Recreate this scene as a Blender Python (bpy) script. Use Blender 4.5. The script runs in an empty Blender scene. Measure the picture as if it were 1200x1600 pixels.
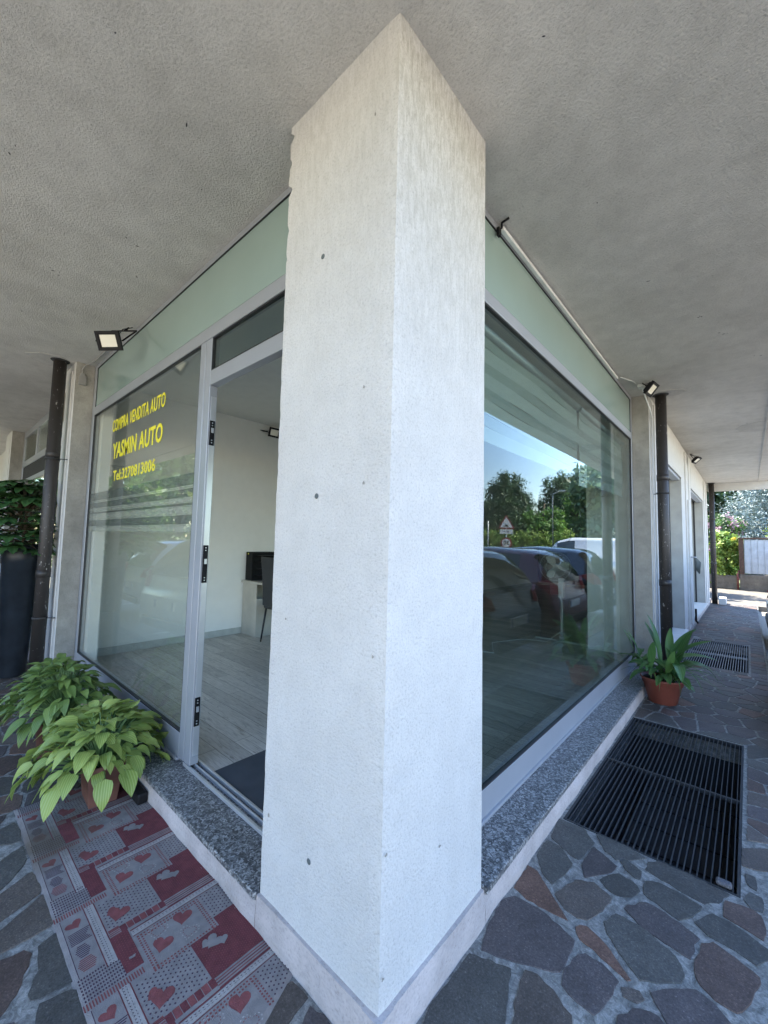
import bpy, bmesh, math, random
import numpy as np
from mathutils import Vector, Matrix, noise
R = math.radians
PI = math.pi
scene = bpy.context.scene
COL = scene.collection

# ------------------------------------------------------------------ camera
camd = bpy.data.cameras.new("camera")
cam = bpy.data.objects.new("camera", camd); COL.objects.link(cam)
camd.sensor_fit = 'VERTICAL'; camd.sensor_height = 36; camd.sensor_width = 27
camd.lens = 641.056/1600*36
camd.clip_start = 0.02; camd.clip_end = 2000
Mr = [[0.7487391316486266, 0.02937352307254457, 0.6622136429282979],
      [0.6624651502244973, -0.06784354209641086, -0.7460141945927348],
      [0.02301385400350811, 0.9972634807001203, -0.07025605017210969]]
m4 = Matrix(Mr).to_4x4(); m4.translation = Vector((0.80897, -0.93643, 1.45))
cam.matrix_world = m4
scene.camera = cam
scene.render.resolution_x = 768; scene.render.resolution_y = 1024

# ------------------------------------------------------------------ sky and sun
SUN_EL, SUN_AZ = R(60), R(150)            # azimuth measured from +x towards +y
w = bpy.data.worlds.new("World"); scene.world = w; w.use_nodes = True
nt = w.node_tree; nt.nodes.clear()
sky = nt.nodes.new('ShaderNodeTexSky'); sky.sky_type = 'NISHITA'; sky.sun_disc = False
sky.sun_elevation = SUN_EL; sky.sun_rotation = PI/2-SUN_AZ
sky.air_density = 1.2; sky.dust_density = 0.2; sky.ozone_density = 2.5
bg = nt.nodes.new('ShaderNodeBackground'); bg.inputs[1].default_value = 0.15
wo = nt.nodes.new('ShaderNodeOutputWorld')
hs = nt.nodes.new('ShaderNodeHueSaturation'); hs.inputs['Saturation'].default_value = 1.08
tn = nt.nodes.new('ShaderNodeMix'); tn.data_type = 'RGBA'; tn.blend_type = 'MULTIPLY'; tn.inputs[0].default_value = 1; tn.inputs[7].default_value = (1.03, .965, 1.01, 1)
nt.links.new(sky.outputs[0], hs.inputs['Color']); nt.links.new(hs.outputs[0], tn.inputs[6]); nt.links.new(tn.outputs[2], bg.inputs[0]); nt.links.new(bg.outputs[0], wo.inputs[0])
sl = bpy.data.lights.new("sun", 'SUN'); so = bpy.data.objects.new("sun", sl); COL.objects.link(so)
sl.energy = 4.9; sl.angle = R(0.5); sl.color = (1.0, 0.91, 0.78)
sd = Vector((math.cos(SUN_EL)*math.cos(SUN_AZ), math.cos(SUN_EL)*math.sin(SUN_AZ), math.sin(SUN_EL)))
so.rotation_euler = sd.to_track_quat('Z', 'Y').to_euler(); so.location = (0, 0, 30)
vs = scene.view_settings
vs.view_transform = 'Standard'; vs.look = 'None'; vs.gamma = 1; vs.use_curve_mapping = False
vs.exposure = 2.5
cy = scene.cycles
cy.max_bounces = 10; cy.diffuse_bounces = 5; cy.glossy_bounces = 4; cy.transparent_max_bounces = 16
cy.caustics_reflective = False; cy.caustics_refractive = False
try: cy.use_denoising = True
except Exception: pass

# ------------------------------------------------------------------ helpers: objects
def tag(o, label=None, cat=None, group=None, kind=None):
    if label: o['label'] = label
    if cat: o['category'] = cat
    if group: o['group'] = group
    if kind: o['kind'] = kind
    return o
def thing(name, label, cat, loc=(0, 0, 0), rotz=0, group=None):
    o = bpy.data.objects.new(name, None); COL.objects.link(o)
    o.empty_display_size = 0.1
    o.location = loc; o.rotation_euler = (0, 0, rotz)
    return tag(o, label, cat, group)
def copy_tree(o, parent=None):
    c = o.copy(); COL.objects.link(c)
    if parent: c.parent = parent
    for ch in list(o.children): copy_tree(ch, c)
    return c
def obj(name, bm, mat, parent=None, smooth=False, bevel=0, seg=2):
    me = bpy.data.meshes.new(name)
    if isinstance(bm, bmesh.types.BMesh):
        bmesh.ops.recalc_face_normals(bm, faces=bm.faces)
        bm.to_mesh(me); bm.free()
    else:
        me = bm; me.name = name
    for m in (mat if isinstance(mat, (list, tuple)) else [mat]): me.materials.append(m)
    if smooth: me.polygons.foreach_set('use_smooth', [True]*len(me.polygons))
    o = bpy.data.objects.new(name, me); COL.objects.link(o)
    if parent: o.parent = parent
    if bevel:
        b = o.modifiers.new('bevel', 'BEVEL'); b.width = bevel; b.segments = seg; b.limit_method = 'ANGLE'; b.angle_limit = R(40)
        b.harden_normals = False
    return o
def NB(): return bmesh.new()
def box(bm, x0, x1, y0, y1, z0, z1, M=None, mi=0):
    v = [bm.verts.new(p) for p in ((x0,y0,z0),(x1,y0,z0),(x1,y1,z0),(x0,y1,z0),(x0,y0,z1),(x1,y0,z1),(x1,y1,z1),(x0,y1,z1))]
    for f in ((0,3,2,1),(4,5,6,7),(0,1,5,4),(1,2,6,5),(2,3,7,6),(3,0,4,7)):
        fc = bm.faces.new([v[i] for i in f]); fc.material_index = mi
    if M is not None: bmesh.ops.transform(bm, matrix=M, verts=v)
    return bm
def B(*a, M=None): return box(NB(), *a, M=M)
def poly(bm, pts, z0, z1):
    lo = [bm.verts.new((p[0], p[1], z0)) for p in pts]; hi = [bm.verts.new((p[0], p[1], z1)) for p in pts]
    bm.faces.new(hi); bm.faces.new(lo[::-1]); n = len(pts)
    for i in range(n): bm.faces.new((lo[i], lo[(i+1) % n], hi[(i+1) % n], hi[i]))
def tube(bm, pts, r, n=12, caps=True, mi=0):
    pts = [Vector(p) for p in pts]; rings = []
    rr = r if isinstance(r, (list, tuple)) else [r]*len(pts)
    up = None
    for i, p in enumerate(pts):
        d = (pts[min(i+1, len(pts)-1)]-pts[max(i-1, 0)]).normalized()
        if up is None:
            up = Vector((0, 0, 1)) if abs(d.z) < .9 else Vector((1, 0, 0))
        a = d.cross(up)
        if a.length < 1e-4: a = d.cross(Vector((0, 1, 0)))
        a.normalize(); b = a.cross(d).normalized(); up = b
        rings.append([bm.verts.new(p+(a*math.cos(t*2*PI/n)+b*math.sin(t*2*PI/n))*rr[i]) for t in range(n)])
    for i in range(len(rings)-1):
        for k in range(n):
            f = bm.faces.new((rings[i][k], rings[i][(k+1) % n], rings[i+1][(k+1) % n], rings[i+1][k])); f.material_index = mi; f.smooth = True
    if caps and n > 2:
        for q in (rings[0], rings[-1][::-1]):
            try: bm.faces.new(q).material_index = mi
            except ValueError: pass
    return bm
def lathe(bm, prof, n=32, c=(0, 0)):
    rings = [[bm.verts.new((c[0]+r*math.cos(t*2*PI/n), c[1]+r*math.sin(t*2*PI/n), z)) for t in range(n)] for r, z in prof]
    for i in range(len(rings)-1):
        for k in range(n):
            f = bm.faces.new((rings[i][k], rings[i][(k+1) % n], rings[i+1][(k+1) % n], rings[i+1][k])); f.smooth = True
    bm.faces.new(rings[0][::-1]); bm.faces.new(rings[-1])
    return bm
def pymesh(name, V, F, MI=None, UV=None, smooth=False):
    me = bpy.data.meshes.new(name)
    me.from_pydata([tuple(v) for v in V], [], F)
    if MI is not None: me.polygons.foreach_set('material_index', MI)
    if UV is not None:
        uv = me.uv_layers.new(name='UVMap')
        li = np.zeros(len(me.loops), dtype=np.int32); me.loops.foreach_get('vertex_index', li)
        uv.data.foreach_set('uv', np.asarray(UV, dtype=np.float32)[li].ravel())
    if smooth: me.polygons.foreach_set('use_smooth', [True]*len(me.polygons))
    return me

# ------------------------------------------------------------------ helpers: materials
def base_mat(name):
    m = bpy.data.materials.new(name); m.use_nodes = True; n = m.node_tree
    return m, n, n.nodes, n.links, n.nodes['Principled BSDF']
def N(nodes, t, **kw):
    nd = nodes.new(t)
    for k, v in kw.items(): setattr(nd, k, v)
    return nd
def ramp(nodes, pts):
    r = nodes.new('ShaderNodeValToRGB'); e = r.color_ramp.elements
    while len(e) > 1: e.remove(e[-1])
    e[0].position = pts[0][0]; c = pts[0][1]; e[0].color = (*c, 1) if len(c) == 3 else c
    for p, c in pts[1:]:
        x = e.new(p); x.color = (*c, 1) if len(c) == 3 else c
    return r
def mixc(n, a, b, fac, typ='MIX'):
    x = n.nodes.new('ShaderNodeMix'); x.data_type = 'RGBA'; x.blend_type = typ
    for s, v in ((0, fac), (6, a), (7, b)):
        if isinstance(v, (int, float)): x.inputs[s].default_value = v
        elif isinstance(v, tuple): x.inputs[s].default_value = (*v, 1)
        else: n.links.new(v, x.inputs[s])
    return x.outputs[2]
def coords(n, scale=(1, 1, 1), rot=(0, 0, 0), kind='Object'):
    tc = n.nodes.new('ShaderNodeTexCoord'); mp = n.nodes.new('ShaderNodeMapping')
    mp.inputs['Scale'].default_value = scale; mp.inputs['Rotation'].default_value = rot
    n.links.new(tc.outputs[kind], mp.inputs[0]); return mp.outputs[0]
def noi(n, vec, scale, detail=4, rough=.55, dist=0):
    t = n.nodes.new('ShaderNodeTexNoise'); t.inputs['Scale'].default_value = scale; t.inputs['Detail'].default_value = detail
    t.inputs['Roughness'].default_value = rough; t.inputs['Distortion'].default_value = dist
    n.links.new(vec, t.inputs['Vector']); return t.outputs[0]
def bump(n, h, strength, dist, p, prev=None):
    b = n.nodes.new('ShaderNodeBump'); b.inputs['Strength'].default_value = strength; b.inputs['Distance'].default_value = dist
    n.links.new(h, b.inputs['Height'])
    if prev is not None: n.links.new(prev, b.inputs['Normal'])
    if p is not None: n.links.new(b.outputs[0], p.inputs['Normal'])
    return b.outputs[0]
def plain(name, col, rough=.5, metal=0, var=.12, vs=8, bs=None, bd=.001, bst=.4, spec=.5, coat=0):
    m, n, nd, lk, p = base_mat(name)
    v = coords(n)
    a = noi(n, v, vs, 5)
    lo = tuple(max(0, c*(1-var)) for c in col); hi = tuple(min(1, c*(1+var)) for c in col)
    r = ramp(nd, [(.3, lo), (.7, hi)]); lk.new(a, r.inputs[0]); lk.new(r.outputs[0], p.inputs['Base Color'])
    p.inputs['Roughness'].default_value = rough; p.inputs['Metallic'].default_value = metal
    p.inputs['Specular IOR Level'].default_value = spec
    p.inputs['Coat Weight'].default_value = coat
    if bs:
        bump(n, noi(n, v, bs, 6), bst, bd, p)
    return m
def stucco(name, col, dark, grain=160, gs=.5, gd=.004, stain=.5, swirl=0, flecks=0, streak=0):
    m, n, nd, lk, p = base_mat(name)
    v = coords(n)
    big = noi(n, v, 1.3, 6, .6, .4); mid = noi(n, v, 7, 7, .7)
    fine = noi(n, v, grain, 5, .7)
    r1 = ramp(nd, [(.38, (0, 0, 0)), (.68, (1, 1, 1))]); lk.new(big, r1.inputs[0])
    c = mixc(n, col, dark, r1.outputs[0])
    r2 = ramp(nd, [(.35, (1-.22*stain,)*3), (.6, (1, 1, 1)), (.8, (1.0, 1.0, 1.0))]); lk.new(mid, r2.inputs[0])
    c = mixc(n, c, r2.outputs[0], 1.0, 'MULTIPLY')
    r3 = ramp(nd, [(.30, (.62,)*3), (.46, (.96,)*3), (.75, (1.1, 1.1, 1.1))]); lk.new(fine, r3.inputs[0])
    c = mixc(n, c, r3.outputs[0], .75, 'MULTIPLY')
    if flecks:
        f = noi(n, v, 38, 4, .8, 1.5); rf = ramp(nd, [(.68, (1, 1, 1)), (.74, (.45, .43, .4))]); lk.new(f, rf.inputs[0])
        c = mixc(n, c, rf.outputs[0], flecks, 'MULTIPLY')
    if streak:
        sp = N(nd, 'ShaderNodeSeparateXYZ'); lk.new(v, sp.inputs[0])
        zr = ramp(nd, [(0, (0, 0, 0)), (1, (1, 1, 1))]); zm = N(nd, 'ShaderNodeMapRange'); lk.new(sp.outputs[2], zm.inputs[0]); zm.inputs[1].default_value = 1.7; zm.inputs[2].default_value = 3.1
        st = noi(n, coords(n, (1, 1, .22)), 55, 6, .75, .8); rs_ = ramp(nd, [(.42, (0, 0, 0)), (.62, (1, 1, 1))]); lk.new(st, rs_.inputs[0])
        sx = N(nd, 'ShaderNodeMapRange'); lk.new(sp.outputs[1], sx.inputs[0]); sx.inputs[1].default_value = -.002; sx.inputs[2].default_value = .02; sx.inputs[3].default_value = .35; sx.inputs[4].default_value = 1
        m1 = N(nd, 'ShaderNodeMath', operation='MULTIPLY'); lk.new(zm.outputs[0], m1.inputs[0]); lk.new(sx.outputs[0], m1.inputs[1])
        m2 = N(nd, 'ShaderNodeMath', operation='MULTIPLY'); lk.new(m1.outputs[0], m2.inputs[0]); lk.new(rs_.outputs[0], m2.inputs[1])
        m3 = N(nd, 'ShaderNodeMath', operation='MULTIPLY'); lk.new(m2.outputs[0], m3.inputs[0]); m3.inputs[1].default_value = streak
        c = mixc(n, c, (.30, .29, .24), m3.outputs[0])
    lk.new(c, p.inputs['Base Color']); p.inputs['Roughness'].default_value = .92; p.inputs['Specular IOR Level'].default_value = .2
    h = bump(n, fine, gs, gd, None)
    if swirl:
        vv = coords(n, (1, 1, 1)); s = noi(n, vv, 16, 3, .5, 3.5)
        h = bump(n, s, swirl, .006, None, h)
    bump(n, mid, .35 if not swirl else .12, .012, p, h)
    return m
def glass_mat(name, tint=(.93, .97, .95), f0=.04, haze=0.0, film=0):
    m = bpy.data.materials.new(name); m.use_nodes = True; n = m.node_tree; nd = n.nodes; lk = n.links; nd.clear()
    g = N(nd, 'ShaderNodeNewGeometry'); d = N(nd, 'ShaderNodeVectorMath', operation='DOT_PRODUCT')
    lk.new(g.outputs['Incoming'], d.inputs[0]); lk.new(g.outputs['Normal'], d.inputs[1])
    a = N(nd, 'ShaderNodeMath', operation='ABSOLUTE'); lk.new(d.outputs['Value'], a.inputs[0])
    s = N(nd, 'ShaderNodeMath', operation='SUBTRACT'); s.inputs[0].default_value = 1; lk.new(a.outputs[0], s.inputs[1])
    q = N(nd, 'ShaderNodeMath', operation='POWER'); lk.new(s.outputs[0], q.inputs[0]); q.inputs[1].default_value = 5
    f = N(nd, 'ShaderNodeMath', operation='MULTIPLY_ADD'); lk.new(q.outputs[0], f.inputs[0]); f.inputs[1].default_value = 1-f0; f.inputs[2].default_value = f0
    t = N(nd, 'ShaderNodeBsdfTransparent'); t.inputs[0].default_value = (*tint, 1)
    gl = N(nd, 'ShaderNodeBsdfGlossy'); gl.inputs['Roughness'].default_value = 0.0; gl.inputs[0].default_value = (.97, 1, .99, 1)
    v = coords(n); b = N(nd, 'ShaderNodeBump'); b.inputs['Strength'].default_value = .02; b.inputs['Distance'].default_value = .02
    lk.new(noi(n, v, .9, 1), b.inputs['Height']); lk.new(b.outputs[0], gl.inputs['Normal'])
    last = t.outputs[0]
    if haze:
        df = N(nd, 'ShaderNodeBsdfDiffuse'); df.inputs[0].default_value = (.6, .65, .62, 1)
        mh = N(nd, 'ShaderNodeMixShader')
        rr = ramp(nd, [(.35, (haze*.5,)*3), (.75, (haze,)*3)]); lk.new(noi(n, v, 5, 6, .7, .6), rr.inputs[0])
        lk.new(rr.outputs[0], mh.inputs[0]); lk.new(last, mh.inputs[1]); lk.new(df.outputs[0], mh.inputs[2]); last = mh.outputs[0]
    mx = N(nd, 'ShaderNodeMixShader'); lk.new(f.outputs[0], mx.inputs[0]); lk.new(last, mx.inputs[1]); lk.new(gl.outputs[0], mx.inputs[2])
    o = N(nd, 'ShaderNodeOutputMaterial'); lk.new(mx.outputs[0], o.inputs[0])
    return m
def leaf_mat(name, c1, c2, veins=0, rough=.42, trans=.25, vc=(.25, .38, .12)):
    m = bpy.data.materials.new(name); m.use_nodes = True; n = m.node_tree; nd = n.nodes; lk = n.links
    p = nd['Principled BSDF']; out = nd['Material Output']
    v = coords(n); gi = N(nd, 'ShaderNodeNewGeometry')
    r = ramp(nd, [(0, c1), (1, c2)])
    a = N(nd, 'ShaderNodeMath', operation='MULTIPLY_ADD'); lk.new(gi.outputs['Random Per Island'], a.inputs[0]); a.inputs[1].default_value = .75
    nn = N(nd, 'ShaderNodeMath', operation='MULTIPLY'); lk.new(noi(n, v, 6, 3), nn.inputs[0]); nn.inputs[1].default_value = .3
    lk.new(nn.outputs[0], a.inputs[2]); lk.new(a.outputs[0], r.inputs[0]); c = r.outputs[0]
    if veins:
        uv = N(nd, 'ShaderNodeTexCoord'); sp = N(nd, 'ShaderNodeSeparateXYZ'); lk.new(uv.outputs['UV'], sp.inputs[0])
        k = N(nd, 'ShaderNodeMath', operation='MULTIPLY'); lk.new(sp.outputs[0], k.inputs[0]); k.inputs[1].default_value = veins*2*PI
        s = N(nd, 'ShaderNodeMath', operation='SINE'); lk.new(k.outputs[0], s.inputs[0])
        rv = ramp(nd, [(.5, (0, 0, 0)), (1, (.45, .45, .45))])
        h = N(nd, 'ShaderNodeMath', operation='MULTIPLY_ADD'); lk.new(s.outputs[0], h.inputs[0]); h.inputs[1].default_value = .5; h.inputs[2].default_value = .5
        lk.new(h.outputs[0], rv.inputs[0]); c = mixc(n, c, vc, rv.outputs[0]); 
        mm = N(nd, 'ShaderNodeMath', operation='MULTIPLY'); 
        bump(n, h.outputs[0], .5, .0015, p)
        # keep the veins faint
        for l in list(lk):
            pass
    lk.new(c, p.inputs['Base Color']); p.inputs['Roughness'].default_value = rough; p.inputs['Specular IOR Level'].default_value = .45
    tr = N(nd, 'ShaderNodeBsdfTranslucent'); lk.new(c, tr.inputs[0])
    mx = N(nd, 'ShaderNodeMixShader'); mx.inputs[0].default_value = trans
    lk.new(p.outputs[0], mx.inputs[1]); lk.new(tr.outputs[0], mx.inputs[2]); lk.new(mx.outputs[0], out.inputs[0])
    return m

M = {}
M['pillar'] = stucco('white_stucco', (.66, .655, .63), (.61, .60, .57), 120, 1.0, .007, .3, flecks=.25, streak=.6)
M['plinthp'] = stucco('pinkish_plinth_paint', (.52, .47, .45), (.42, .38, .36), 110, .5, .003, .9)
M['conc'] = stucco('rough_concrete', (.40, .39, .35), (.28, .27, .24), 120, .8, .005, 1.0, flecks=.6)
M['ceil'] = stucco('ceiling_stucco', (.67, .655, .615), (.58, .565, .525), 95, 1.0, .010, .6, swirl=.2, flecks=.45)
M['white'] = plain('white_paint', (.58, .58, .56), .6, var=.06, bs=60)
M['iwall'] = plain('interior_white_paint', (.88, .87, .83), .7, var=.02, bs=90, bst=.1)
M['iceil'] = plain('interior_ceiling_paint', (.74, .74, .70), .8, var=.03)
M['alu'] = plain('grey_aluminium', (.37, .39, .42), .38, .35, var=.05, vs=3, bs=300, bst=.05)
M['alulite'] = plain('bright_aluminium', (.62, .64, .66), .3, .6, var=.05)
M['gasket'] = plain('black_rubber', (.015, .016, .017), .6)
M['blackpl'] = plain('black_plastic', (.010, .010, .011), .55, spec=.2)
M['green'] = plain('green_enamelled_glass', (.25, .335, .31), .12, var=.05, vs=1.5, coat=.3)
M['glass'] = glass_mat('window_glass', (.75, .81, .785), haze=.005)
M['glassd'] = glass_mat('door_glass', (.95, .965, .94), haze=.03)
M['pipe'] = None
M['skirt'] = plain('skirting', (.5, .5, .46), .5)
M['terra'] = plain('terracotta', (.14, .060, .045), .75, var=.22, vs=14, bs=70)
M['terra2'] = plain('plastic_terracotta', (.19, .055, .038), .5, var=.12, vs=10)
M['soil'] = plain('potting_soil', (.035, .025, .018), .95, bs=60, bst=1, bd=.01)
M['planter'] = plain('dark_blue_planter', (.018, .024, .032), .45, var=.35, vs=9, bs=30)
M['yellow'] = plain('yellow_vinyl', (.80, .72, .03), .4, var=.02)
M['beige'] = plain('beige_plastic', (.50, .40, .22), .5)
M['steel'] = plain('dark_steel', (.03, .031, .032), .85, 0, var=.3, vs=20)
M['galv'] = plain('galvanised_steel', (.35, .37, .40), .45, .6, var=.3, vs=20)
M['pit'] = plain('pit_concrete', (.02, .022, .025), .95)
M['whitepl'] = plain('white_plastic', (.7, .72, .7), .4)

def pipe_mat():
    m, n, nd, lk, p = base_mat('brown_painted_pipe')
    v = coords(n, (1, 1, .45)); a = noi(n, v, 42, 5, .75, .5)
    b = noi(n, coords(n), 3.1, 3)
    r = ramp(nd, [(.66, (.030, .026, .024)), (.685, (.45, .44, .42))])
    mth = N(nd, 'ShaderNodeMath', operation='MULTIPLY_ADD'); lk.new(b, mth.inputs[0]); mth.inputs[1].default_value = .3; 
    lk.new(a, mth.inputs[2]); s = N(nd, 'ShaderNodeMath', operation='SUBTRACT'); lk.new(mth.outputs[0], s.inputs[0]); s.inputs[1].default_value = .13
    lk.new(s.outputs[0], r.inputs[0]); lk.new(r.outputs[0], p.inputs['Base Color']); p.inputs['Roughness'].default_value = .5
    bump(n, a, .2, .002, p); return m
M['pipe'] = pipe_mat()
def granite():
    m, n, nd, lk, p = base_mat('flecked_granite')
    v = coords(n, (1, 1, 1)); t = N(nd, 'ShaderNodeTexVoronoi'); t.inputs['Scale'].default_value = 125; t.inputs['Randomness'].default_value = 1
    wv = N(nd, 'ShaderNodeVectorMath', operation='MULTIPLY_ADD')
    nn = N(nd, 'ShaderNodeTexNoise'); nn.inputs['Scale'].default_value = 40; lk.new(v, nn.inputs['Vector'])
    lk.new(nn.outputs['Color'], wv.inputs[0]); wv.inputs[1].default_value = (.03, .03, .03); lk.new(v, wv.inputs[2])
    lk.new(wv.outputs[0], t.inputs['Vector'])
    s = N(nd, 'ShaderNodeSeparateColor'); lk.new(t.outputs['Color'], s.inputs[0])
    r = ramp(nd, [(0, (.045, .047, .05)), (.35, (.11, .113, .115)), (.6, (.20, .205, .205)), (.82, (.33, .335, .33)), (1, (.46, .46, .45))]); lk.new(s.outputs[0], r.inputs[0])
    a = noi(n, v, 260, 3); r2 = ramp(nd, [(.35, (.55,)*3), (.6, (1.1,)*3)]); lk.new(a, r2.inputs[0])
    c = mixc(n, r.outputs[0], r2.outputs[0], 1, 'MULTIPLY')
    lk.new(c, p.inputs['Base Color']); p.inputs['Roughness'].default_value = .45; bump(n, a, .15, .001, p)
    return m
M['granite'] = granite()
def planks():
    m, n, nd, lk, p = base_mat('grey_laminate_planks')
    v = coords(n); br = N(nd, 'ShaderNodeTexBrick'); lk.new(v, br.inputs['Vector'])
    br.offset = .37; br.inputs['Scale'].default_value = 1; br.inputs['Brick Width'].default_value = 1.25; br.inputs['Row Height'].default_value = .125
    br.inputs['Mortar Size'].default_value = .0015; br.inputs['Color1'].default_value = (.0, 0, 0, 1); br.inputs['Color2'].default_value = (1, 1, 1, 1)
    br.inputs['Mortar'].default_value = (.5, .5, .5, 1); br.inputs['Bias'].default_value = 0
    g = noi(n, coords(n, (2.2, 26, 1)), 3.2, 7, .65, 1.2); k = noi(n, coords(n, (.9, 7, 1)), 4, 4, .6, 2)
    rg = ramp(nd, [(.28, (.23, .20, .165)), (.45, (.46, .42, .37)), (.7, (.61, .57, .51))]); lk.new(g, rg.inputs[0])
    rk = ramp(nd, [(.28, (.5,)*3), (.42, (1,)*3)]); lk.new(k, rk.inputs[0])
    c = mixc(n, rg.outputs[0], rk.outputs[0], 1, 'MULTIPLY')
    rb = ramp(nd, [(0, (.8,)*3), (1, (1.12,)*3)]); lk.new(br.outputs['Color'], rb.inputs[0])
    c = mixc(n, c, rb.outputs[0], 1, 'MULTIPLY'); c = mixc(n, c, (.05, .045, .04), br.outputs['Fac'])
    lk.new(c, p.inputs['Base Color']); p.inputs['Roughness'].default_value = .38; bump(n, g, .1, .001, p)
    return m
M['planks'] = planks()
def stone_mat():
    m, n, nd, lk, p = base_mat('porphyry_stone')
    at = N(nd, 'ShaderNodeAttribute'); at.attribute_name = 'tone'
    v = coords(n); a = noi(n, v, 150, 5, .8); b = noi(n, v, 9, 5, .6)
    ra = ramp(nd, [(.32, (.45,)*3), (.48, (.9,)*3), (.60, (1.2,)*3), (.68, (2.8,)*3)]); lk.new(a, ra.inputs[0])
    rb = ramp(nd, [(.3, (.8,)*3), (.7, (1.2,)*3)]); lk.new(b, rb.inputs[0])
    c = mixc(n, at.outputs['Color'], ra.outputs[0], 1, 'MULTIPLY'); c = mixc(n, c, rb.outputs[0], 1, 'MULTIPLY')
    lk.new(c, p.inputs['Base Color']); p.inputs['Roughness'].default_value = .62; p.inputs['Specular IOR Level'].default_value = .4
    h = bump(n, a, .35, .002, None); bump(n, noi(n, v, 30, 5, .6), .5, .006, p, h)
    return m
M['stone'] = stone_mat()
def mortar_mat():
    m, n, nd, lk, p = base_mat('paving_mortar')
    v = coords(n); a = noi(n, v, 26, 8, .75, .9); b = noi(n, v, 150, 4, .7)
    r = ramp(nd, [(.32, (.095, .092, .083)), (.47, (.20, .196, .178)), (.62, (.36, .35, .32))]); lk.new(a, r.inputs[0])
    r2 = ramp(nd, [(.3, (.7,)*3), (.6, (1.08,)*3)]); lk.new(b, r2.inputs[0])
    lk.new(mixc(n, r.outputs[0], r2.outputs[0], 1, 'MULTIPLY'), p.inputs['Base Color']); p.inputs['Roughness'].default_value = .9
    h = bump(n, b, .5, .003, None); bump(n, a, .6, .01, p, h)
    return m
M['mortar'] = mortar_mat()
M['asphalt'] = plain('warm_grey_asphalt', (.27, .25, .21), .9, var=.10, vs=14, bs=140, bst=.6, bd=.006)  # own warm grey of the asphalt across the whole lot
M['yard'] = stucco('yard_concrete', (.17, .16, .145), (.11, .105, .09), 60, .6, .01, 1.2, flecks=.6)
M['grass'] = plain('dry_grass', (.10, .12, .045), .95, var=.4, vs=2, bs=40, bst=.8, bd=.02)

# ================================================================== GROUND
rng = random.Random(7)
bm = box(NB(), .951, 80, -60, 80, -.5, -.13); box(bm, -80, .951, -60, -.921, -.5, -.13); box(bm, -80, -16, -.921, 80, -.5, -.13); box(bm, -16, .951, 13.43, 80, -.5, -.135)
tag(obj('parking_lot', bm, M['asphalt']), kind='structure')
tag(obj('yard', B(-4, 6, 13.42, 18.6, -.13, -.005), M['yard']), kind='structure')
tag(obj('garden_ground', B(-12, 40, 18.95, 75, -.129, .0), M['grass']), kind='structure')
G1 = (.03, .742, 1.43, 3.20); G2 = (.11, .77, 5.6, 7.4)
M['line'] = plain('worn_white_road_paint', (.5, .5, .48), .8, var=.2, vs=20)
bm = NB()
for yy in (2.9, 5.32, 7.68, 10.05, 12.4): box(bm, 1.3, 5.9, yy-.05, yy+.05, -.13, -.126)
for xx in (-3.6, -6.4, -9.9): box(bm, xx-.05, xx+.05, -5.9, -1.3, -.13, -.126)
tag(obj('parking_lines', bm, M['line']), kind='structure')
bm = NB()
box(bm, -16, .95, -.92, 0, -.14, 0)
def band(x0, x1, y0, y1):
    box(bm, x0, x1, y0, y1, -.14, 0)
band(0, .95, 0, G1[2]); band(0, G1[0], G1[2], G1[3]); band(G1[1], .95, G1[2], G1[3]); band(0, .95, G1[3], G2[2])
band(0, G2[0], G2[2], G2[3]); band(G2[1], .95, G2[2], G2[3]); band(0, .95, G2[3], 13.42)
tag(obj('pavement', bm, M['mortar']), kind='structure')

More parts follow.
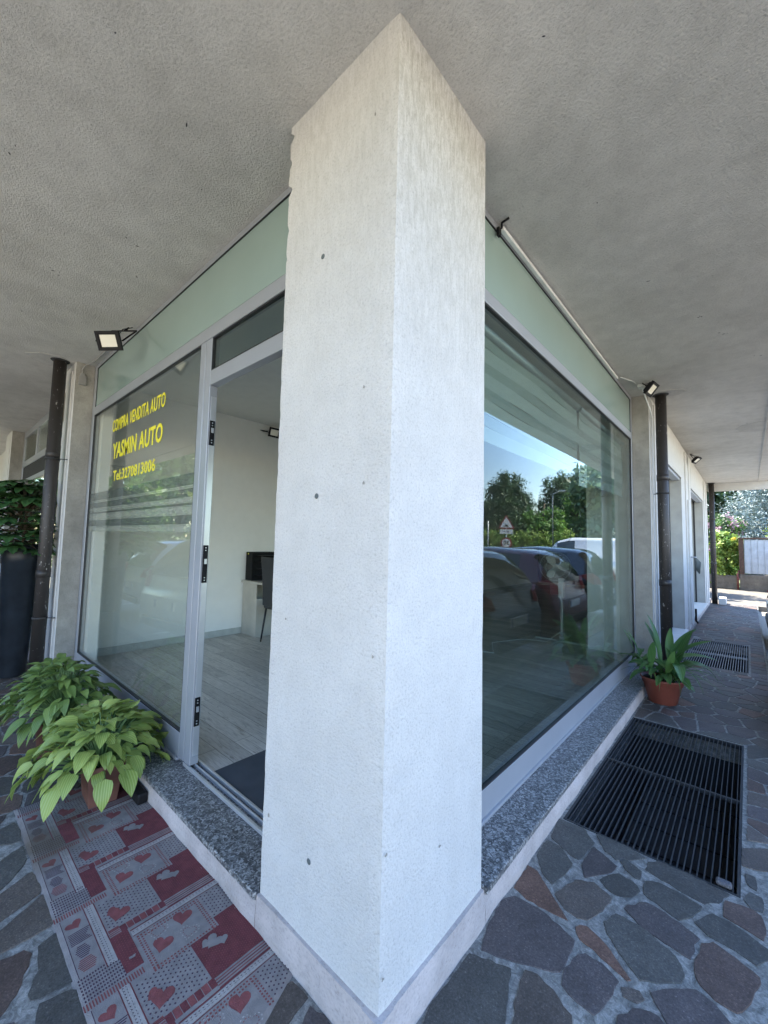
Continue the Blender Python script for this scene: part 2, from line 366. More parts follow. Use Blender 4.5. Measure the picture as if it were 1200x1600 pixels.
STONES=[(0,[(0.019,0.748),(0.049,0.787),(0.113,0.795),(0.183,0.793),(0.288,0.759),(0.287,0.606),(0.233,0.577),(0.178,0.548),(0.130,0.525),(0.054,0.493),(0.030,0.587)]),
(1,[(0.029,0.447),(0.158,0.501),(0.189,0.409),(0.220,0.288),(0.048,0.129),(0.022,0.223),(0.033,0.356)]),
(2,[(0.197,0.529),(0.237,0.539),(0.293,0.530),(0.353,0.494),(0.377,0.433),(0.248,0.314),(0.220,0.412),(0.206,0.482)]),
(3,[(0.022,0.984),(0.067,0.982),(0.132,0.917),(0.237,0.830),(0.180,0.819),(0.091,0.816),(0.032,0.834)]),
(1,[(0.026,1.212),(0.081,1.206),(0.165,1.137),(0.156,1.043),(0.137,0.961),(0.094,0.984),(0.031,1.076)]),
(1,[(0.016,1.405),(0.132,1.421),(0.199,1.349),(0.182,1.184),(0.140,1.192),(0.040,1.241)]),
(0,[(0.208,1.319),(0.317,1.261),(0.303,1.205),(0.233,1.097),(0.202,1.160)]),
(2,[(0.209,1.045),(0.268,1.089),(0.344,1.052),(0.328,0.967),(0.298,0.882),(0.268,0.864),(0.225,0.870),(0.165,0.916)]),
(1,[(0.283,1.127),(0.338,1.220),(0.409,1.199),(0.419,1.176),(0.401,1.116),(0.360,1.088),(0.315,1.100)]),
(1,[(0.327,1.303),(0.348,1.329),(0.407,1.302),(0.410,1.246),(0.395,1.244)]),
(1,[(0.195,1.426),(0.308,1.428),(0.411,1.408),(0.351,1.345),(0.306,1.309),(0.260,1.333)]),
(1,[(0.427,1.390),(0.459,1.426),(0.707,1.424),(0.669,1.336),(0.631,1.290),(0.533,1.304),(0.423,1.330)]),
(1,[(0.435,1.258),(0.484,1.281),(0.627,1.266),(0.589,1.163),(0.562,1.129),(0.442,1.176)]),
(0,[(0.393,1.038),(0.456,1.126),(0.522,1.119),(0.630,1.086),(0.614,1.046),(0.613,0.967),(0.559,0.979),(0.466,0.994)]),
(1,[(0.352,0.915),(0.375,0.987),(0.457,0.986),(0.572,0.944),(0.605,0.887),(0.596,0.847),(0.494,0.767),(0.443,0.809),(0.373,0.872)]),
(3,[(0.276,0.817),(0.307,0.850),(0.362,0.828),(0.413,0.788),(0.465,0.747),(0.458,0.733),(0.355,0.773),(0.305,0.776)]),
(0,[(0.315,0.705),(0.333,0.734),(0.385,0.733),(0.438,0.705),(0.430,0.625),(0.408,0.547),(0.355,0.550),(0.309,0.572),(0.300,0.632)]),
(2,[(0.461,0.696),(0.498,0.720),(0.514,0.703),(0.501,0.678),(0.466,0.671)]),
(0,[(0.530,0.743),(0.579,0.801),(0.638,0.850),(0.683,0.841),(0.723,0.807),(0.703,0.739),(0.604,0.648),(0.565,0.702)]),
(0,[(0.472,0.598),(0.512,0.661),(0.560,0.679),(0.597,0.641),(0.463,0.518)]),
(4,[(0.641,1.063),(0.671,1.099),(0.796,1.050),(0.760,0.906),(0.741,0.855),(0.686,0.863),(0.634,0.906),(0.631,0.939)]),
(1,[(0.615,1.159),(0.663,1.251),(0.712,1.250),(0.820,1.206),(0.819,1.166),(0.784,1.103),(0.733,1.125),(0.655,1.127)]),
(4,[(0.699,1.364),(0.748,1.380),(0.806,1.375),(0.808,1.243),(0.768,1.257),(0.697,1.273)]),
(1,[(0.753,1.425),(0.773,1.491),(0.808,1.486),(0.808,1.406),(0.777,1.397)]),
(1,[(0.757,1.613),(0.789,1.613),(0.793,1.526),(0.768,1.536)]),
(2,[(0.748,1.808),(0.838,1.892),(0.869,1.826),(0.833,1.703),(0.795,1.680),(0.749,1.674)]),
(4,[(-1.128,-0.658),(-1.113,-0.602),(-1.080,-0.586),(-1.016,-0.614),(-0.963,-0.639),(-0.909,-0.679),(-0.991,-0.722),(-1.132,-0.702)]),
(1,[(-1.095,-0.564),(-1.115,-0.514),(-1.106,-0.498),(-0.873,-0.500),(-0.883,-0.565),(-0.901,-0.610),(-0.931,-0.610),(-0.994,-0.574)]),
(2,[(-1.265,-0.645),(-1.351,-0.516),(-1.334,-0.500),(-1.170,-0.500),(-1.164,-0.575),(-1.162,-0.655),(-1.193,-0.690),(-1.258,-0.686)]),
(2,[(-1.473,-0.621),(-1.531,-0.520),(-1.376,-0.515),(-1.364,-0.547),(-1.320,-0.640),(-1.352,-0.687)]),
(1,[(-1.694,-0.605),(-1.750,-0.522),(-1.638,-0.528),(-1.567,-0.564),(-1.522,-0.607),(-1.506,-0.622),(-1.631,-0.658)]),
(1,[(-1.957,-0.580),(-1.974,-0.522),(-1.792,-0.522),(-1.807,-0.563),(-1.837,-0.591)]),
(1,[(-0.861,-0.591),(-0.843,-0.522),(-0.803,-0.491),(-0.675,-0.505),(-0.791,-0.612)]),
(2,[(-0.351,-0.035),(-0.278,-0.024),(-0.276,-0.080),(-0.263,-0.121),(-0.341,-0.193),(-0.394,-0.179),(-0.381,-0.143)]),
(0,[(-0.247,-0.034),(-0.178,-0.025),(-0.137,-0.031),(-0.209,-0.097),(-0.240,-0.064)])]

def inside(p, poly_):
    c = False; n = len(poly_); j = n-1
    for i in range(n):
        a, b = poly_[i], poly_[j]
        if (a[1] > p[1]) != (b[1] > p[1]) and p[0] < (b[0]-a[0])*(p[1]-a[1])/(b[1]-a[1])+a[0]: c = not c
        j = i
    return c
def clip(poly_, nx, ny, d):                 # keep nx*x+ny*y <= d
    out = []
    for i in range(len(poly_)):
        a, b = poly_[i-1], poly_[i]
        da = nx*a[0]+ny*a[1]-d; db = nx*b[0]+ny*b[1]-d
        if (da <= 0) != (db <= 0):
            t = da/(da-db); out.append((a[0]+(b[0]-a[0])*t, a[1]+(b[1]-a[1])*t))
        if db <= 0: out.append(b)
    return out
blockers = []
for c, ps in STONES:
    cx = sum(p[0] for p in ps)/len(ps); cyy = sum(p[1] for p in ps)/len(ps)
    for i in range(len(ps)):
        a, b = ps[i-1], ps[i]; L = math.dist(a, b); k = max(1, int(L/.04))
        for q in range(k):
            x = a[0]+(b[0]-a[0])*q/k; y = a[1]+(b[1]-a[1])*q/k
            d = max(.001, math.hypot(cx-x, cyy-y)); s = min(.5, .03/d)
            blockers.append((x+(cx-x)*s, y+(cyy-y)*s))
rects = [(-9.5, .95, -.92, -.006), (.006, .95, -.006, 13.4)]
seeds = []
tries = 0
while tries < 9000:
    tries += 1
    r = rects[0] if rng.random() < .42 else rects[1]
    p = (rng.uniform(r[0], r[1]), rng.uniform(r[2], r[3]))
    md = .13+.13*noise.noise(Vector((p[0]*2.3, p[1]*2.3, 0)))+rng.choice((0, .04, .09, .12))
    md = max(.075, md)
    if any(abs(p[0]-q[0]) < md and abs(p[1]-q[1]) < md and math.dist(p, q) < md for q in seeds): continue
    if any(inside(p, ps) for _, ps in STONES): continue
    if any(abs(p[0]-q[0]) < .055 and abs(p[1]-q[1]) < .055 for q in blockers): continue
    if any(g[0]-.01 < p[0] < g[1]+.01 and g[2]-.01 < p[1] < g[3]+.01 for g in (G1, G2)): continue
    seeds.append(p)
cells = [(c, ps) for c, ps in STONES]
allp = seeds+blockers
for p in seeds:
    r = rects[0] if p[1] < -.006 else rects[1]
    pl = [(r[0]+.02, r[2]), (r[1]-.02, r[2]), (r[1]-.02, r[3]), (r[0]+.02, r[3])]
    if p[1] < 0 and p[0] > 0: pl = [(r[0], r[2]), (r[1]-.02, r[2]), (r[1]-.02, .4), (r[0], .4)]
    off = rng.uniform(.005, .012)
    for q in allp:
        dx, dy = q[0]-p[0], q[1]-p[1]; L = math.hypot(dx, dy)
        if L < 1e-6 or L > 1.1: continue
        nx, ny = dx/L, dy/L
        pl = clip(pl, nx, ny, (nx*(p[0]+q[0])+ny*(p[1]+q[1]))/2-off)
        if len(pl) < 3: break
    if len(pl) < 3: continue
    if p[1] > 0:
        pl = clip(pl, -1, 0, -.035)
        pl = clip(pl, 0, -1, .0)
    else: 
        if p[0] < 0: pl = clip(pl, 0, 1, -.035)
    for g in (G1, G2):                      # keep clear of the gratings
        if p[1] > 0 and g[2]-.3 < p[1] < g[3]+.3:
            if p[0] >= g[1]: pl = clip(pl, -1, 0, -(g[1]+.02))
            elif p[0] <= g[0]: pl = clip(pl, 1, 0, g[0]-.02)
            elif p[1] <= g[2]: pl = clip(pl, 0, 1, g[2]-.02)
            elif p[1] >= g[3]: pl = clip(pl, 0, -1, -(g[3]+.02))
    if len(pl) < 3: continue
    area = abs(sum(pl[i-1][0]*pl[i][1]-pl[i][0]*pl[i-1][1] for i in range(len(pl))))/2
    if area < .0018: continue
    cells.append((rng.choice((0, 0, 0, 1, 1, 1, 2, 2, 4, 3)), pl))
TONES = [(.082, .069, .067), (.076, .073, .066), (.100, .083, .071), (.128, .074, .054), (.096, .066, .055)]
bm = NB(); lay = bm.loops.layers.float_color.new('tone')
for cn, (ci, pl) in enumerate(cells):
    traced = cn < len(STONES)
    # densify and roughen the outline, corners rounded off
    pts = []
    n = len(pl)
    for i in range(n):
        a, b = Vector(pl[i-1]), Vector(pl[i]); L = (b-a).length
        k = max(1, int(L/.022))
        for q in range(k):
            t = q/k
            pts.append(a.lerp(b, t))
    if len(pts) < 5: continue
    sm = []
    for i in range(len(pts)):
        sm.append((pts[i-1]+pts[i]*14+pts[(i+1) % len(pts)])/16)
    cen = sum(sm, Vector((0, 0)))/len(sm)
    rp = []
    for p in sm:
        j = noise.noise(Vector((p.x*38, p.y*38, 3)))*.008+noise.noise(Vector((p.x*130, p.y*130, 7)))*.005
        d = (p-cen); d.normalize(); rp.append(p+d*(j+(.007 if traced else .001)))
    zz = .0025+rng.uniform(0, .002)
    tx, ty = rng.uniform(-.004, .004), rng.uniform(-.004, .004)
    top = [bm.verts.new((p.x+(cen.x-p.x)*.02, p.y+(cen.y-p.y)*.02, zz+(p.x-cen.x)*tx+(p.y-cen.y)*ty)) for p in rp]
    lo = [bm.verts.new((p.x, p.y, -.003)) for p in rp]
    t0 = TONES[ci]; f_ = rng.uniform(.8, 1.22); col = (t0[0]*f_, t0[1]*f_, t0[2]*f_, 1)
    fs = [bm.faces.new(top)]
    for i in range(len(top)): fs.append(bm.faces.new((lo[i-1], lo[i], top[i], top[i-1])))
    for f in fs:
        for l in f.loops: l[lay] = col
tag(obj('crazy_paving', bm, M['stone']), kind='structure')

# ================================================================== BUILDING
bld = thing('corner_building', 'grey and white concrete building with a deep overhang and glazed corner shop', 'building')
def part(name, bm, mat, parent=None, **kw):
    return obj(name, bm, mat, parent or bld, **kw)
def lab(o, s): o['label'] = s; return o

# corner pillar: plaster skin with slightly uneven faces and chipped arrises
bm = NB()
nz, nu = 230, 14
PX, PY = -.60, .59
def pil_point(face, u, z):
    n3 = noise.noise(Vector((u*3, z*1.5, face*9)))*.0016
    if face == 0: x, y = PX*(1-u), 0.0; y += n3
    else: x, y = 0.0, PY*u; x += n3
    if face == 0 and u < .001:
        e = noise.noise(Vector((3, z*9, 1)))*.005+max(0, noise.noise(Vector((9, z*30, 1))))*.006
        if z < 1.6: e *= .5
        if z > 2.15: e += max(0, noise.noise(Vector((2, z*17, 8)))-.12)*.055
        x += e
    if face == 1 and u > .999: y -= noise.noise(Vector((5, z*9, 4)))*.0035+.001
    if (face == 0 and u > .999) or (face == 1 and u < .001):
        e = noise.noise(Vector((7, z*12, 2)))*.0015; x = -.003+e; y = .003-e
    return (x, y, z)
rows = []
for i in range(nz+1):
    z = .122+(3.2-.122)*i/nz
    row = [bm.verts.new(pil_point(0, k/nu, z)) for k in range(nu+1)]+[bm.verts.new(pil_point(1, k/nu, z)) for k in range(1, nu+1)]
    row.insert(0, bm.verts.new((row[0].co.x, .3, z))); row.append(bm.verts.new((-.3, row[-1].co.y, z)))
    rows.append(row)
for i in range(nz):
    for k in range(len(rows[0])-1):
        f = bm.faces.new((rows[i][k], rows[i][k+1], rows[i+1][k+1], rows[i+1][k]))
cp = part('corner_pillar', bm, M['pillar'])
me = cp.data
lab(cp, 'white stuccoed corner pillar between the two shop windows')
ei = NB(); box(ei, -.58, -.02, .02, .57, .1, 3.2); part('pillar_core', ei, M['white'])
# plastic wall plugs left in the pillar
for (x, z) in ((-.358, 2.513), (-.347, 1.605), (-.321, .376)):
    b = NB(); lathe(b, [(.009, 0), (.010, .002), (.0065, .003), (.003, .0035), (.0025, .001)], 14)
    bmesh.ops.transform(b, matrix=Matrix.Translation((x, -.000, z))@Matrix.Rotation(PI/2, 4, 'X'), verts=b.verts)
    part('wall_plug', b, plain('plug_plastic', (.10, .12, .12), .6))
for (x, y, z, hx) in ((-.11, 0, 1.634, 0), (-.119, 0, 1.952, 0), (-.56, 0, .42, 0), (0, .293, .432, 1), (-.05, 0, 1.1, 0), (-.5, 0, 1.15, 0), (-.1, 0, 2.9, 0), (0, .015, .55, 1), (0, .012, .22, 1)):
    b = NB()
    pts = []
    for k in range(9):
        a = k/9*2*PI; r = .002+.003*rng.random(); pts.append((r*math.cos(a)*1.0, r*math.sin(a)*1.7))
    poly(b, pts, 0, .0015)
    Mx = Matrix.Translation((x, y-.0035, z))@Matrix.Rotation(PI/2, 4, 'X') if not hx else Matrix.Translation((x+.0035, y, z))@Matrix.Rotation(PI/2, 4, 'Y')
    bmesh.ops.transform(b, matrix=Mx, verts=b.verts)
    part('plaster_chip', b, M['conc'])

# plinth under both fronts
bm = NB()
ngr = 160
def plinth(bm, axis, a0, a1):
    prev = None
    for i in range(ngr+1):
        t = a0+(a1-a0)*i/ngr
        o1 = -.013-noise.noise(Vector((t*4, 1+axis, 0)))*.004
        o0 = -.016-noise.noise(Vector((t*5, 7+axis, 0)))*.008
        zt = .124+noise.noise(Vector((t*3, 3, axis)))*.002
        pr = [(.05, zt), (o1, zt), (o0-.002, .04), (o0, -.004)]
        vs_ = [bm.verts.new((t, p[0], p[1]) if axis == 0 else (-p[0], t, p[1])) for p in pr]
        if prev:
            for k in range(3): bm.faces.new((prev[k], vs_[k], vs_[k+1], prev[k+1]))
        prev = vs_
plinth(bm, 0, -.60, .016); plinth(bm, 1, -.016, .59)
part('pillar_plinth', bm, M['plinthp'])
bm = NB(); plinth(bm, 0, -16, -.602); plinth(bm, 1, .592, 13.3)
for v in bm.verts:
    if v.co.z > .08: v.co.z = .1035
part('plinth', bm, M['plinthp'])
# granite sills
part('granite_sill', B(-4.22, -.606, -.022, .30, .104, .130), M['granite'], bevel=.004)
part('granite_sill', B(-.30, .022, .597, 4.5, .104, .130), M['granite'], bevel=.004)

def frame_boxes(axis, plane, sgn, items, d=.05, o=0):
    """boxes in a facade: items (a0,a1,z0,z1); axis 0 = facade along x"""
    b = NB()
    for it in items:
        a0, a1, z0, z1 = it[:4]; oo = it[4] if len(it) > 4 else 0; dd = it[5] if len(it) > 5 else d
        if axis == 0: box(b, a0, a1, plane-oo, plane-oo+dd, z0, z1)
        else: box(b, plane+oo-dd, plane+oo, a0, a1, z0, z1)
    return b
# left shop window and doorway
LP = .165
lw = part('shop_window', frame_boxes(0, LP, 1, [(-4.25, -4.172, .146, 3.2), (-4.172, -1.75, .146, .285), (-1.75, -1.683, .146, 2.665), (-4.172, -.55, 2.665, 2.745, .002),
    (-4.172, -.55, 3.165, 3.2), (-4.172, -1.75, .1305, .146, .012, .062)]), M['alu'], bevel=.003)
lab(lw, 'grey framed left shop window with yellow lettering')
dw = part('shop_doorway', frame_boxes(0, LP, 1, [(-1.676, -1.60, .150, 2.664), (-1.60, -.55, 2.365, 2.455)]), M['alu'], bevel=.003)
obj('doorway_edge_strip', B(-1.6, -1.596, LP+.012, LP+.045, .2, 2.3), M['alulite'], dw)
for z0, z1 in ((2.0, 2.15), (1.18, 1.40), (.365, .525)):
    b = B(-1.597, -1.590, LP+.010, LP+.040, z0, z1)
    h = obj('lock_plate', b, M['blackpl'], dw, bevel=.002)
    b = NB()
    for zz in (z0+.015, z1-.015, z0+.03, z1-.03):
        box(b, -1.591, -1.5885, LP+.021, LP+.027, zz-.003, zz+.003)
    box(b, -1.591, -1.586, LP+.018, LP+.032, (z0+z1)/2-.0, (z0+z1)/2+.03)
    obj('lock_screws', b, M['alulite'], dw)['kind'] = 'stuff'
b = NB(); box(b, -1.676, -.55, LP-.005, LP+.008, .130, .148); box(b, -1.676, -.55, LP+.032, LP+.040, .130, .150); box(b, -1.676, -.55, LP+.062, LP+.075, .130, .150)
obj('threshold_track', b, M['alulite'], dw, bevel=.002)
b = NB()
def gk(b, a0, a1, z0, z1, axis, plane, t=.008, o=.001):
    for q in ((a0, a1, z0, z0+t), (a0, a1, z1-t, z1), (a0, a0+t, z0+t, z1-t), (a1-t, a1, z0+t, z1-t)):
        if axis == 0: box(b, q[0], q[1], plane-o, plane+.02, q[2], q[3])
        else: box(b, plane-.02, plane+o, q[0], q[1], q[2], q[3])
gk(b, -4.172, -1.75, .285, 2.665, 0, LP+.004); gk(b, -4.172, -.55, 2.745, 3.165, 0, LP+.004, .005)
obj('window_gasket', b, M['gasket'], lw)
b = NB(); gk(b, -1.60, -.55, 2.455, 2.664, 0, LP+.004)
obj('transom_gasket', b, M['gasket'], dw)
obj('window_pane', B(-4.17, -1.752, LP+.012, LP+.018, .287, 2.663), M['glassd'], lw)
obj('transom_pane', B(-1.598, -.552, LP+.012, LP+.018, 2.457, 2.662), M['glass'], dw)
lab(obj('fascia_panel', B(-4.17, -.552, LP+.010, LP+.016, 2.747, 3.163), M['green'], lw), 'pale green glass panel above the left window')

def text_mesh(s, x0, x1, z0, z1, y, parent, name, depth=.0015, mat=None, bold=.03):
    cu = bpy.data.curves.new('t', 'FONT'); cu.body = s; cu.size = 1; cu.offset = bold; cu.extrude = .004; cu.space_character = 1.06; cu.resolution_u = 3
    to = bpy.data.objects.new('t', cu); COL.objects.link(to)
    bpy.context.view_layer.update()
    me = bpy.data.meshes.new_from_object(to.evaluated_get(bpy.context.evaluated_depsgraph_get()))
    COL.objects.unlink(to); bpy.data.objects.remove(to)
    n = len(me.vertices); a = np.zeros(n*3); me.vertices.foreach_get('co', a); a = a.reshape(-1, 3)
    mn, mx = a.min(0), a.max(0)
    b_ = np.zeros_like(a); b_[:, 0] = x0+(a[:, 0]-mn[0])/(mx[0]-mn[0])*(x1-x0)
    b_[:, 2] = z0+(a[:, 1]-mn[1])/(mx[1]-mn[1])*(z1-z0); b_[:, 1] = y-(a[:, 2]-mn[2])/(mx[2]-mn[2])*depth
    me.vertices.foreach_set('co', b_.ravel())
    me.materials.clear()
    return obj(name, me, mat or M['yellow'], parent)
yt = LP+.0115
text_mesh('COMPRA VENDITA AUTO', -3.545, -2.318, 2.385, 2.497, yt, lw, 'window_lettering', bold=.016)
text_mesh('YASMIN AUTO', -3.49, -2.335, 2.128, 2.275, yt, lw, 'window_lettering', bold=.026)
text_mesh('Tel:3270813006', -3.43, -2.44, 1.925, 2.020, yt, lw, 'window_lettering', bold=.016)
m, n, nd, lk, p = base_mat('frosted_stripe'); p.inputs['Base Color'].default_value = (.62, .64, .58, 1); p.inputs['Alpha'].default_value = .28; p.inputs['Roughness'].default_value = .7
M['frost'] = m
m, n, nd, lk, p = base_mat('smoked_stripe'); p.inputs['Base Color'].default_value = (.10, .13, .13, 1); p.inputs['Alpha'].default_value = .40; p.inputs['Roughness'].default_value = .5
M['smoke'] = m
b = NB(); b2 = NB()
for z0, z1 in ((1.76, 1.775), (1.668, 1.70), (1.59, 1.645), (1.478, 1.525)): box(b, -4.16, -1.76, LP+.0195, LP+.0205, z0, z1)
for z0, z1 in ((1.777, 1.855), (1.702, 1.758), (1.647, 1.666), (1.527, 1.588)): box(b2, -4.16, -1.76, LP+.0195, LP+.0205, z0, z1)
obj('frosted_stripes', b, M['frost'], lw); obj('smoked_stripes', b2, M['smoke'], lw)

# right shop window
RP = -.17
rw = part('shop_window', frame_boxes(1, RP, 1, [(.55, 4.45, .146, .275), (.55, 4.45, 2.695, 2.765, .002), (.55, 4.45, 3.165, 3.2), (4.45, 4.495, .146, 3.2),
    (.55, 4.45, .1305, .146, .012, .062)]), M['alu'], bevel=.003)
lab(rw, 'wide right shop window mirroring parked cars and trees')
b = NB(); gk(b, .55, 4.45, .275, 2.695, 1, RP-.004); gk(b, .55, 4.45, 2.765, 3.165, 1, RP-.004, .005)
obj('window_gasket', b, M['gasket'], rw)
obj('window_pane', B(RP-.018, RP-.012, .552, 4.448, .277, 2.693), M['glass'], rw)
lab(obj('fascia_panel', B(RP-.016, RP-.010, .552, 4.448, 2.767, 3.163), M['green'], rw), 'pale green glass panel above the right window')
part('cable_duct', B(-.166, -.142, 1.07, 3.72, 3.166, 3.188), M['whitepl'], bevel=.003)
b = NB(); tube(b, [(-.155, 1.07, 3.18), (-.14, 1.04, 3.185), (-.10, 1.045, 3.195)], .006, 8); box(b, -.166, -.150, 1.03, 1.055, 3.12, 3.165)
part('cable_tail', b, M['blackpl'])

# ceiling slab, end beam, groove, upper storey
b = NB()
poly(b, [(-16, -2.4), (1.4, -2.4), (1.4, 13.4), (-16, 13.4)], 3.2, 3.42)
sl_ = part('overhang_ceiling', b, M['ceil'])
part('overhang_edge_groove', B(1.045, 1.058, -2.3, 13.19, 3.188, 3.199), M['ceil'])
part('overhang_edge_groove', B(-16, 1.04, -2.06, -2.047, 3.188, 3.199), M['ceil'])
lab(part('end_beam', B(.02, 1.39, 13.2, 13.395, 3.0, 3.199), M['white']), 'pale beam closing the far end of the overhang')
b = NB(); 
for i in range(14):
    x = -15.6+i*1.1
part('upper_wall', B(-16, .0, .0, 13.4, 3.421, 8.9), stucco('upper_wall_plaster', (.55, .50, .42), (.45, .42, .36)))  # unseen storey added for shade, its height set by the shadow wanted
part('roof', B(-16.4, .4, -.4, 13.8, 8.902, 9.2), M['white'])
# dirt specks and small holes in the ceiling
b = NB()
for (x, y) in ((-.75, -.65), (-.9, -.3), (-1.9, -.2), (-1.65, -.75), (-2.6, -.45), (.35, 2.1), (.6, 2.9), (.72, 3.3), (.25, 1.2), (.5, 4.7), (.55, 5.6), (.8, 6.6), (.4, 7.7), (-.5, -.5), (.3, .4), (-3.4, -.5), (.9, 4.0), (-1.2, -.1), (-2.2, -.05)):
    for q in range(rng.choice((1, 1, 2, 4))):
        xx, yy = x+rng.uniform(-.05, .05), y+rng.uniform(-.05, .05); a0 = rng.uniform(0, 6)
        r = rng.uniform(.0012, .0035); s = rng.uniform(1, 4)
        pts = [(xx+r*s*math.cos(k/8*2*PI)*math.cos(a0)-r*math.sin(k/8*2*PI)*math.sin(a0), yy+r*s*math.cos(k/8*2*PI)*math.sin(a0)+r*math.sin(k/8*2*PI)*math.cos(a0)) for k in range(8)]
        poly(b, pts, 3.1985, 3.2005)
part('ceiling_specks', b, M['steel'])['kind'] = 'stuff'
# skim-coat patches round the drain pipes
pm = stucco('patch_plaster', (.56, .55, .52), (.48, .47, .44), 80, .3, .003, .6)
for (x, y, rx, ry) in ((-4.42, -.16, .17, .2), (.17, 4.6, .17, .12), (.95, 6.9, .22, .3), (.12, 13.0, .12, .1)):
    pts = [(x+rx*math.cos(k/30*2*PI)*(1+.08*math.sin(k*1.7)), y+ry*math.sin(k/30*2*PI)*(1+.08*math.cos(k*1.1))) for k in range(30)]
    b = NB(); poly(b, pts, 3.1965, 3.2005); part('plaster_patch', b, pm)

M['cabgrey'] = plain('grey_cable_box', (.28, .28, .27), .6)
# ---- columns
def column_x(x0, x1):                       # left front, faces -y
    c = part('pillar', B(x0, x1-.01, .0, .33, -.01, 3.2), M['white'], bevel=.004)
    obj('rough_side', B(x1-.012, x1, .004, .163, .10, 3.199), M['conc'], c)
    obj('cover_strip', B(x0+.10, x1-.09, -.012, .0005, .05, 3.12), M['white'], c, bevel=.004)
    return c
lab(column_x(-4.66, -4.252), 'narrow white and concrete pillar left of the lettered window')
lab(column_x(-9.3, -8.62), 'far white pillar at the left end of the front')
def column_y(y0, y1, strips):
    c = part('pillar', B(-.33, 0, y0+.01, y1, -.01, 3.2), M['white'], bevel=.004)
    obj('rough_side', B(-.168, -.002, y0, y0+.012, .10, 3.199), M['conc'], c)
    for a0, a1, d in strips: obj('cover_strip', B(-.0005, d, a0, a1, .05, 3.15), M['white'], c, bevel=.004)
    return c
lab(column_y(4.50, 4.95, ((4.58, 4.66, .012), (4.78, 4.93, .018))), 'white and concrete pillar right of the big window')
lab(column_y(7.45, 9.0, ((7.95, 8.3, .02), (8.45, 8.75, .02))), 'broad white pillar between the two recessed doorways')
lab(column_y(11.8, 13.15, ((12.0, 12.3, .02), (12.6, 12.9, .02))), 'last pillar at the far end of the right front')
# ---- right hand recessed doorways
M['shut'] = plain('grey_panel_paint', (.34, .345, .32), .6, var=.1, vs=6, bs=50)
for y0, y1 in ((4.95, 7.45), (9.0, 11.8)):
    hd = part('door_header', B(-.10, 0.004, y0+.004, y1-.004, 2.62, 3.198), M['white'], bevel=.003)
    obj('header_soffit', B(-.42, -.104, y0+.004, y1-.004, 2.60, 2.70), M['steel'], hd)
    obj('header_rail', B(-.12, -.02, y0+.006, y1-.006, 2.575, 2.617), M['alu'], hd)
    dd = part('recessed_door', B(-.50, -.45, y0+.002, y1-.002, .13, 2.60), M['shut'], bevel=.004)
    for k in range(4): obj('door_panel', B(-.449, -.435, y0+.1+k*(y1-y0-.2)/4, y0+.1+(k+1)*(y1-y0-.2)/4-.05, .25, 2.5), M['shut'], dd, bevel=.004)
    rv = part('door_reveal', B(-.448, -.004, y1-.006, y1+.009, .13, 2.62), M['shut'])
    obj('shutter_guide', B(-.20, -.165, y1-.012, y1-.0065, .131, 2.6), M['gasket'], rv)
    lab(part('door_step', B(-.44, .045, y0+.02, y1-.02, .104, .132), plain('white_marble', (.62, .63, .62), .35, var=.08), bevel=.004), 'pale marble door step')
od = part('open_door_leaf', B(.002, .045, 8.05, 8.40, .14, 2.30), M['white'], bevel=.004)
b = NB(); tube(b, [(.045, 8.1, 1.29), (.10, 8.1, 1.29), (.105, 8.12, 1.29), (.11, 8.26, 1.285)], .010, 10)
hh = obj('handle', b, M['galv'], od)
b = NB()
for k in range(5): tube(b, [(.105, 8.14+.02*k, 1.28), (.12+.01*k, 8.15+.022*k, 1.2), (.10+.012*k, 8.16+.02*k, 1.08-.02*k)], [.006, .018, .012], 8)
obj('hanging_rag', b, plain('grey_rag', (.12, .13, .12), .9), od)
# ---- walls that close the shop and the neighbours
part('side_wall', B(-.30, -.24, 4.62, 13.1, -.01, 3.199), M['iwall'])
part('partition_wall', B(-.68, -.225, 4.52, 4.615, .13, 3.13), M['iwall'])
part('back_wall', B(-4.5, -.305, 12.9, 13.0, .13, 3.13), plain('back_wall_room_shade', (.12, .12, .12), .8))  # dark colour stands in for the shade deep inside the room
part('interior_wall', B(-4.64, -4.5, .335, 13.0, .13, 3.13), M['iwall'])
part('interior_pier', B(-4.499, -4.06, .222, .31, .13, 3.13), M['iwall'])
part('interior_ceiling', B(-4.64, -.24, .24, 13.0, 3.13, 3.199), M['iceil'])
part('laminate_floor', B(-4.64, -.235, .245, 13.0, .02, .133), M['planks'])
b = NB(); box(b, -4.4995, -4.487, .31, 12.9, .133, .215); box(b, -4.48, -4.05, .3105, .322, .133, .21); box(b, -4.059, -4.048, .23, .3105, .133, .21)
box(b, -.68, -.225, 4.508, 4.5195, .133, .21); box(b, -.692, -.6805, 4.508, 4.615, .133, .21); box(b, -4.487, -.305, 12.888, 12.8995, .133, .21)
part('skirting_board', b, M['skirt'])
